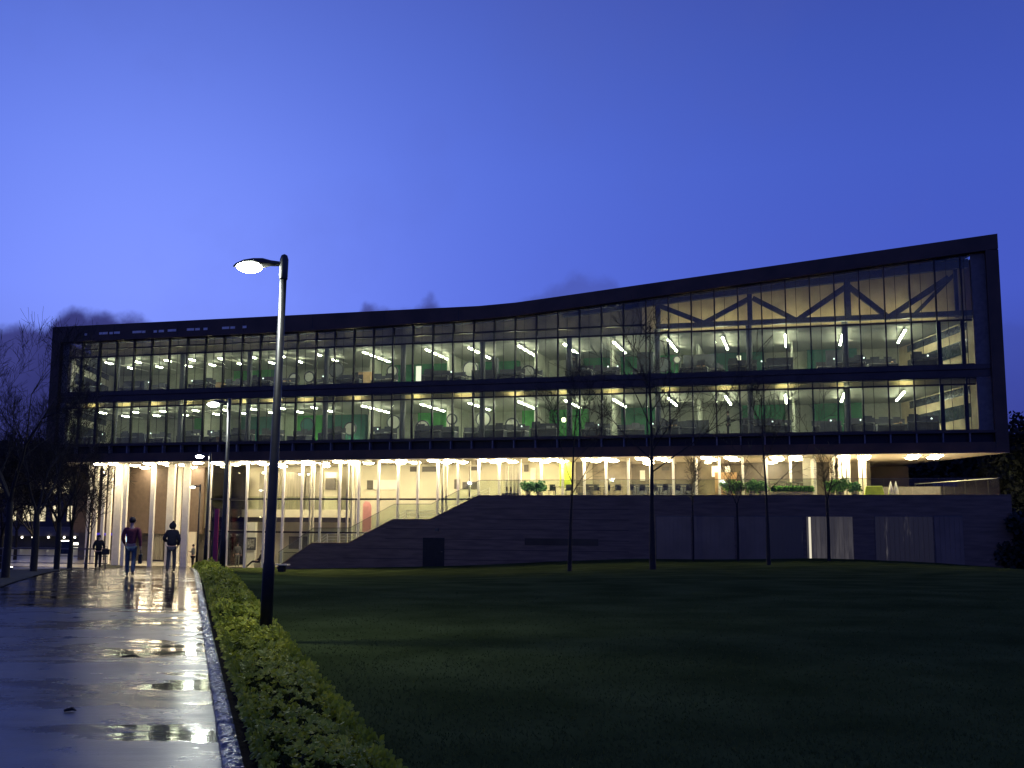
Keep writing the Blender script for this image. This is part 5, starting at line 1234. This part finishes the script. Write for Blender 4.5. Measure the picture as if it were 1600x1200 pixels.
# ------------------------------------------------------------------ people
def skin_mesh(name, joints, edges, mname, parent, sub=2):
    me = bpy.data.meshes.new(name); names = list(joints); idx = {n: i for i, n in enumerate(names)}
    me.from_pydata([joints[n][0] for n in names], [(idx[a], idx[b]) for a, b in edges], []); me.materials.append(M[mname])
    o = bpy.data.objects.new(name, me); col.objects.link(o); o.parent = parent
    sm = o.modifiers.new('skin', 'SKIN'); sm.use_smooth_shade = True
    for i, n in enumerate(names):
        sv = me.skin_vertices[0].data[i]; r = joints[n][1]; sv.radius = r if isinstance(r, tuple) else (r, r); sv.use_root = (i == 0)
    ss = o.modifiers.new('sub', 'SUBSURF'); ss.levels = sub; ss.render_levels = sub
    return o
def person(loc, rz, h, label, pose, top, legs, hair='hair', coat=0., shoes='shoe', hood=False, group=None):
    """faces +y; x is its right. pose gives offsets of joints in metres for a 1.8 m figure"""
    r = empty('person', loc, rz, label, 'person', group); k = h/1.8
    J = dict(pelvis=(0, 0, .95), waist=(0, 0, 1.08), chest=(0, .01, 1.30), neck=(0, 0, 1.50), sh_l=(-.17, 0, 1.44), sh_r=(.17, 0, 1.44), el_l=(-.25, -.02, 1.16), el_r=(.25, -.02, 1.16), wr_l=(-.27, .04, .90), wr_r=(.27, .04, .90),
             hp_l=(-.09, 0, .90), hp_r=(.09, 0, .90), kn_l=(-.10, .02, .50), kn_r=(.10, .02, .50), an_l=(-.10, 0, .09), an_r=(.10, 0, .09), head=(0, .02, 1.68))
    for n, v_ in pose.items(): J[n] = v_
    J = {n: Vector(v_)*k for n, v_ in J.items()}
    hd_ = J['head']; up_ = (hd_-J['neck']).normalized(); nk = J['neck']
    body = {'pelvis': (J['pelvis'], .11*k), 'waist': (J['waist'], .10*k), 'chest': (J['chest'], (.14*k, .10*k)), 'neckb': (nk-up_*.03, .07*k), 'neck': (nk+up_*.05*k, .055*k), 'chin': (hd_-up_*.07*k, .066*k), 'mid': (hd_, (.079*k, .092*k)), 'crown': (hd_+up_*.075*k, .066*k)}
    e = [('pelvis', 'waist'), ('waist', 'chest'), ('chest', 'neckb'), ('neckb', 'neck'), ('neck', 'chin'), ('chin', 'mid'), ('mid', 'crown')]
    for s in 'lr':
        body['sh_'+s] = (J['sh_'+s], .055*k); body['el_'+s] = (J['el_'+s], .040*k); body['wr_'+s] = (J['wr_'+s], .027*k)
        body['hp_'+s] = (J['hp_'+s], .080*k); body['kn_'+s] = (J['kn_'+s], .055*k); body['an_'+s] = (J['an_'+s], .038*k)
        e += [('chest', 'sh_'+s), ('sh_'+s, 'el_'+s), ('el_'+s, 'wr_'+s), ('pelvis', 'hp_'+s), ('hp_'+s, 'kn_'+s), ('kn_'+s, 'an_'+s)]
        d = (J['wr_'+s]-J['el_'+s]).normalized(); sd = d.cross(Vector((1, 0, 0))).normalized()
        pl = J['wr_'+s]+d*.06*k; body['pm_'+s] = (pl, (.034*k, .018*k)); e.append(('wr_'+s, 'pm_'+s))
        for q in range(4):
            off = sd*(q-1.5)*.020*k; l1 = (.045, .05, .046, .036)[q]*k
            p1 = pl+d*.035*k+off; body['f%d_%s' % (q, s)] = (p1, .009*k); e.append(('pm_'+s, 'f%d_%s' % (q, s)))
            p2 = p1+d*l1*.7+Vector((0, .012*k, 0)); body['g%d_%s' % (q, s)] = (p2, .0075*k); e.append(('f%d_%s' % (q, s), 'g%d_%s' % (q, s)))
        p1 = J['wr_'+s]+d*.03*k+sd*.045*k; body['t_'+s] = (p1, .010*k); e.append(('wr_'+s, 't_'+s)); body['u_'+s] = (p1+d*.035*k+sd*.01*k, .008*k); e.append(('t_'+s, 'u_'+s))
    skin_mesh('body', body, e, 'skin', r)
    # face details as one small mesh: nose, eyes, mouth, ears
    fc = MB(); fw_ = Vector((0, 1, 0))
    fc.prism([hd_+Vector((-.012, .088, -.035))*k, hd_+Vector((.012, .088, -.035))*k, hd_+Vector((0, .088, .01))*k], [hd_+Vector((-.006, .108, -.03))*k, hd_+Vector((.006, .108, -.03))*k, hd_+Vector((0, .094, .008))*k])
    for s in (-1, 1): fc.ball(tuple(hd_+Vector((s*.082, 0, -.015))*k), .022*k, 8, 6)
    fc.build('face_features', M['skin'], r, smooth=True)
    ey = MB()
    for s in (-1, 1): ey.ball(tuple(hd_+Vector((s*.032, .080, .006))*k), .011*k, 8, 6)
    ey.box(hd_.x-.024*k, hd_.x+.024*k, hd_.y+.078*k, hd_.y+.084*k, hd_.z-.062*k, hd_.z-.056*k)
    ey.build('eyes_and_mouth', M['hair'], r)
    # top
    c_ = 1.+coat
    tj = {'pelvis': (J['pelvis']+Vector((0, 0, -.06*coat*2)), (.165*c_*k, .12*c_*k)), 'waist': (J['waist'], (.15*c_*k, .115*c_*k)), 'chest': (J['chest'], (.175*c_*k, .125*c_*k)), 'neck': (nk-up_*.01*k, .075*c_*k)}
    te = [('pelvis', 'waist'), ('waist', 'chest'), ('chest', 'neck')]
    for s in 'lr':
        tj['sh_'+s] = (J['sh_'+s], .082*c_*k); tj['el_'+s] = (J['el_'+s], .060*c_*k); w_ = J['el_'+s].lerp(J['wr_'+s], .93); tj['wr_'+s] = (w_, .045*c_*k)
        te += [('chest', 'sh_'+s), ('sh_'+s, 'el_'+s), ('el_'+s, 'wr_'+s)]
    skin_mesh('coat' if coat > .1 else 'jumper', tj, te, top, r)
    lj = {'pelvis': (J['pelvis']-Vector((0, 0, .02*k)), (.155*k, .115*k))}; le = []
    for s in 'lr':
        lj['hp_'+s] = (J['hp_'+s]-Vector((0, 0, .05*k)), .092*k); lj['kn_'+s] = (J['kn_'+s], .070*k); lj['an_'+s] = (J['kn_'+s].lerp(J['an_'+s], 1.04), .062*k)
        le += [('pelvis', 'hp_'+s), ('hp_'+s, 'kn_'+s), ('kn_'+s, 'an_'+s)]
    skin_mesh('trousers', lj, le, legs, r)
    for s in 'lr':
        a_ = J['an_'+s]; tl = pose.get('toe_'+s, (0, .17, -.05))
        skin_mesh('shoe', {'a': (a_+Vector((0, -.04, -.03))*k, .045*k), 'b': (a_+Vector(tl)*.55*k+Vector((0, 0, -.01))*k, .045*k), 'c': (a_+Vector(tl)*k, .034*k)}, [('a', 'b'), ('b', 'c')], shoes, r, 1)
    # hair cap or hood
    hc = MB(); rr = .100*k if not hood else .125*k
    if not hood:
        hc.ball((hd_.x, hd_.y-.018*k, hd_.z+.030*k), rr, 16, 10, 1.02)
    else:
        hc.ball((hd_.x, hd_.y-.015*k, hd_.z+.01*k), rr, 16, 10, 1.1); hc.tube([(hd_.x, hd_.y-.03*k, hd_.z+.08*k), (hd_.x+.03*k, hd_.y-.08*k, hd_.z+.20*k)], [.08*k, .015*k], 10)
    hc.build('hood' if hood else 'hair', M[top] if hood else M[hair], r, smooth=True)
    return r
D = 32.4; X_ = gx(213.5, D)
red = person((X_, D, pathz(D)), R_(16), 1.84, 'man in burgundy jumper and blue jeans walking away along the wet path', dict(
    wr_l=(-.20, .14, .98), el_l=(-.255, -.03, 1.16), el_r=(.245, -.05, 1.15), wr_r=(.27, -.02, .88), kn_l=(-.10, .12, .52), an_l=(-.09, .10, .10), kn_r=(.09, -.02, .50), an_r=(.09, -.22, .15), toe_r=(0, .14, -.10), sh_l=(-.185, 0, 1.45), sh_r=(.185, 0, 1.45)), 'burgundy', 'denim')
bgm = empty('hand_bag', Vector((X_, D, pathz(D)))+Matrix.Rotation(R_(16), 3, 'Z') @ Vector((.285, -.02, .40)), R_(16), 'slim dark bag hanging from the burgundy man\'s right hand', 'bag')
MB().box(-.055, .055, -.17, .17, 0, .30).build('body', M['bagmat'], bgm, bevel=.02); MB().tube([(0, -.09, .29), (0, -.06, .42), (0, .06, .42), (0, .09, .29)], .010, 6).build('handle', M['bagmat'], bgm)
D = 37.3; X_ = gx(276, D)
person((X_, D, pathz(D)), R_(14), 1.77, 'person in dark hooded coat and grey trousers walking away, right side of path', dict(
    wr_l=(-.18, .20, 1.10), el_l=(-.29, -.01, 1.19), wr_r=(.20, .13, .95), el_r=(.25, -.05, 1.16), kn_l=(-.10, .0, .50), an_l=(-.12, -.10, .10), kn_r=(.10, .12, .52), an_r=(.10, .12, .10), head=(0, .05, 1.66)), 'navy', 'greycloth', coat=.22, hood=True)
D = 51; X_ = gx(163.5, D)
person((X_, D, pathz(D)), R_(180+18), 1.66, 'woman in black coat facing the camera near the portico columns', dict(
    wr_l=(-.20, .22, 1.08), el_l=(-.28, .03, 1.14), wr_r=(.20, .10, .98), el_r=(.27, -.02, 1.16)), 'blackcloth', 'blackcloth', coat=.18)
b2 = empty('hand_bag', Vector((X_, D, pathz(D)))+Matrix.Rotation(R_(198), 3, 'Z') @ Vector((-.34, .18, .70)), R_(198), 'black handbag on the arm of the woman in black', 'bag')
MB().box(-.18, .18, -.07, .07, 0, .26).build('body', M['bagmat'], b2, bevel=.03); MB().tube([(-.1, 0, .25), (-.07, 0, .38), (.07, 0, .38), (.1, 0, .25)], .010, 6).build('handle', M['bagmat'], b2)
pc = B(U(302, .8, 860), .8, GL-.01); person(pc, R_(90), 1.70, 'small distant person standing at the corner of the lobby glass', dict(wr_l=(-.16, .25, 1.25), el_l=(-.25, .06, 1.2)), 'greyman', 'blackcloth')
pc = B(U(371, 3.2, 860), 3.2, GL+.005); person(pc, R_(200), 1.78, 'grey clad person standing inside the lobby glass', {}, 'greyman', 'greyman')
# seated person in the lobby with legs out
pc = B(U(404, 2.4, 875), 2.4, GL+.005)
person(pc, R_(100), 1.74, 'dark clad person sitting on the low lobby seat with legs stretched out', dict(pelvis=(0, 0, .50), waist=(0, -.06, .62), chest=(0, -.16, .83), neck=(0, -.22, 1.02), head=(0, -.20, 1.20), sh_l=(-.17, -.2, .97), sh_r=(.17, -.2, .97), el_l=(-.24, -.1, .72), el_r=(.24, -.1, .72), wr_l=(-.15, .12, .62), wr_r=(.15, .12, .62), hp_l=(-.09, .03, .50), hp_r=(.09, .03, .50), kn_l=(-.10, .45, .50), kn_r=(.10, .45, .48), an_l=(-.10, .82, .12), an_r=(.10, .86, .12)), 'blackcloth', 'blackcloth')
t = thingB('cube_stool', U(404, 2.4, 875), 2.45, GL+.004, 'low pale cube seat under the sitting person in the lobby', 'seat')
MB().box(-.25, .30, -.25, .25, 0.03, .37).build('cushion', M['table'], t, bevel=.03); MB().box(-.2, .25, -.2, .2, 0, .03).build('base', M['rail'], t)
# office workers
for k, (x, y, v, fl, lab) in enumerate(((286, 600, 2.6, 2, 'hunched office worker silhouetted in the upper storey at left'), (897, 575, 2.2, 2, 'office worker standing behind the slender tree, upper storey'), (1138, 665, 2.8, 1, 'dark figure standing in the lower storey right of the tallest tree'))):
    pc = B(U(x, v, y), v, 10.62 if fl == 2 else 6.74); person(pc, R_((150, 10, 80)[k]), 1.72, lab, {}, ('desk', 'navy', 'blackcloth')[k], 'blackcloth')
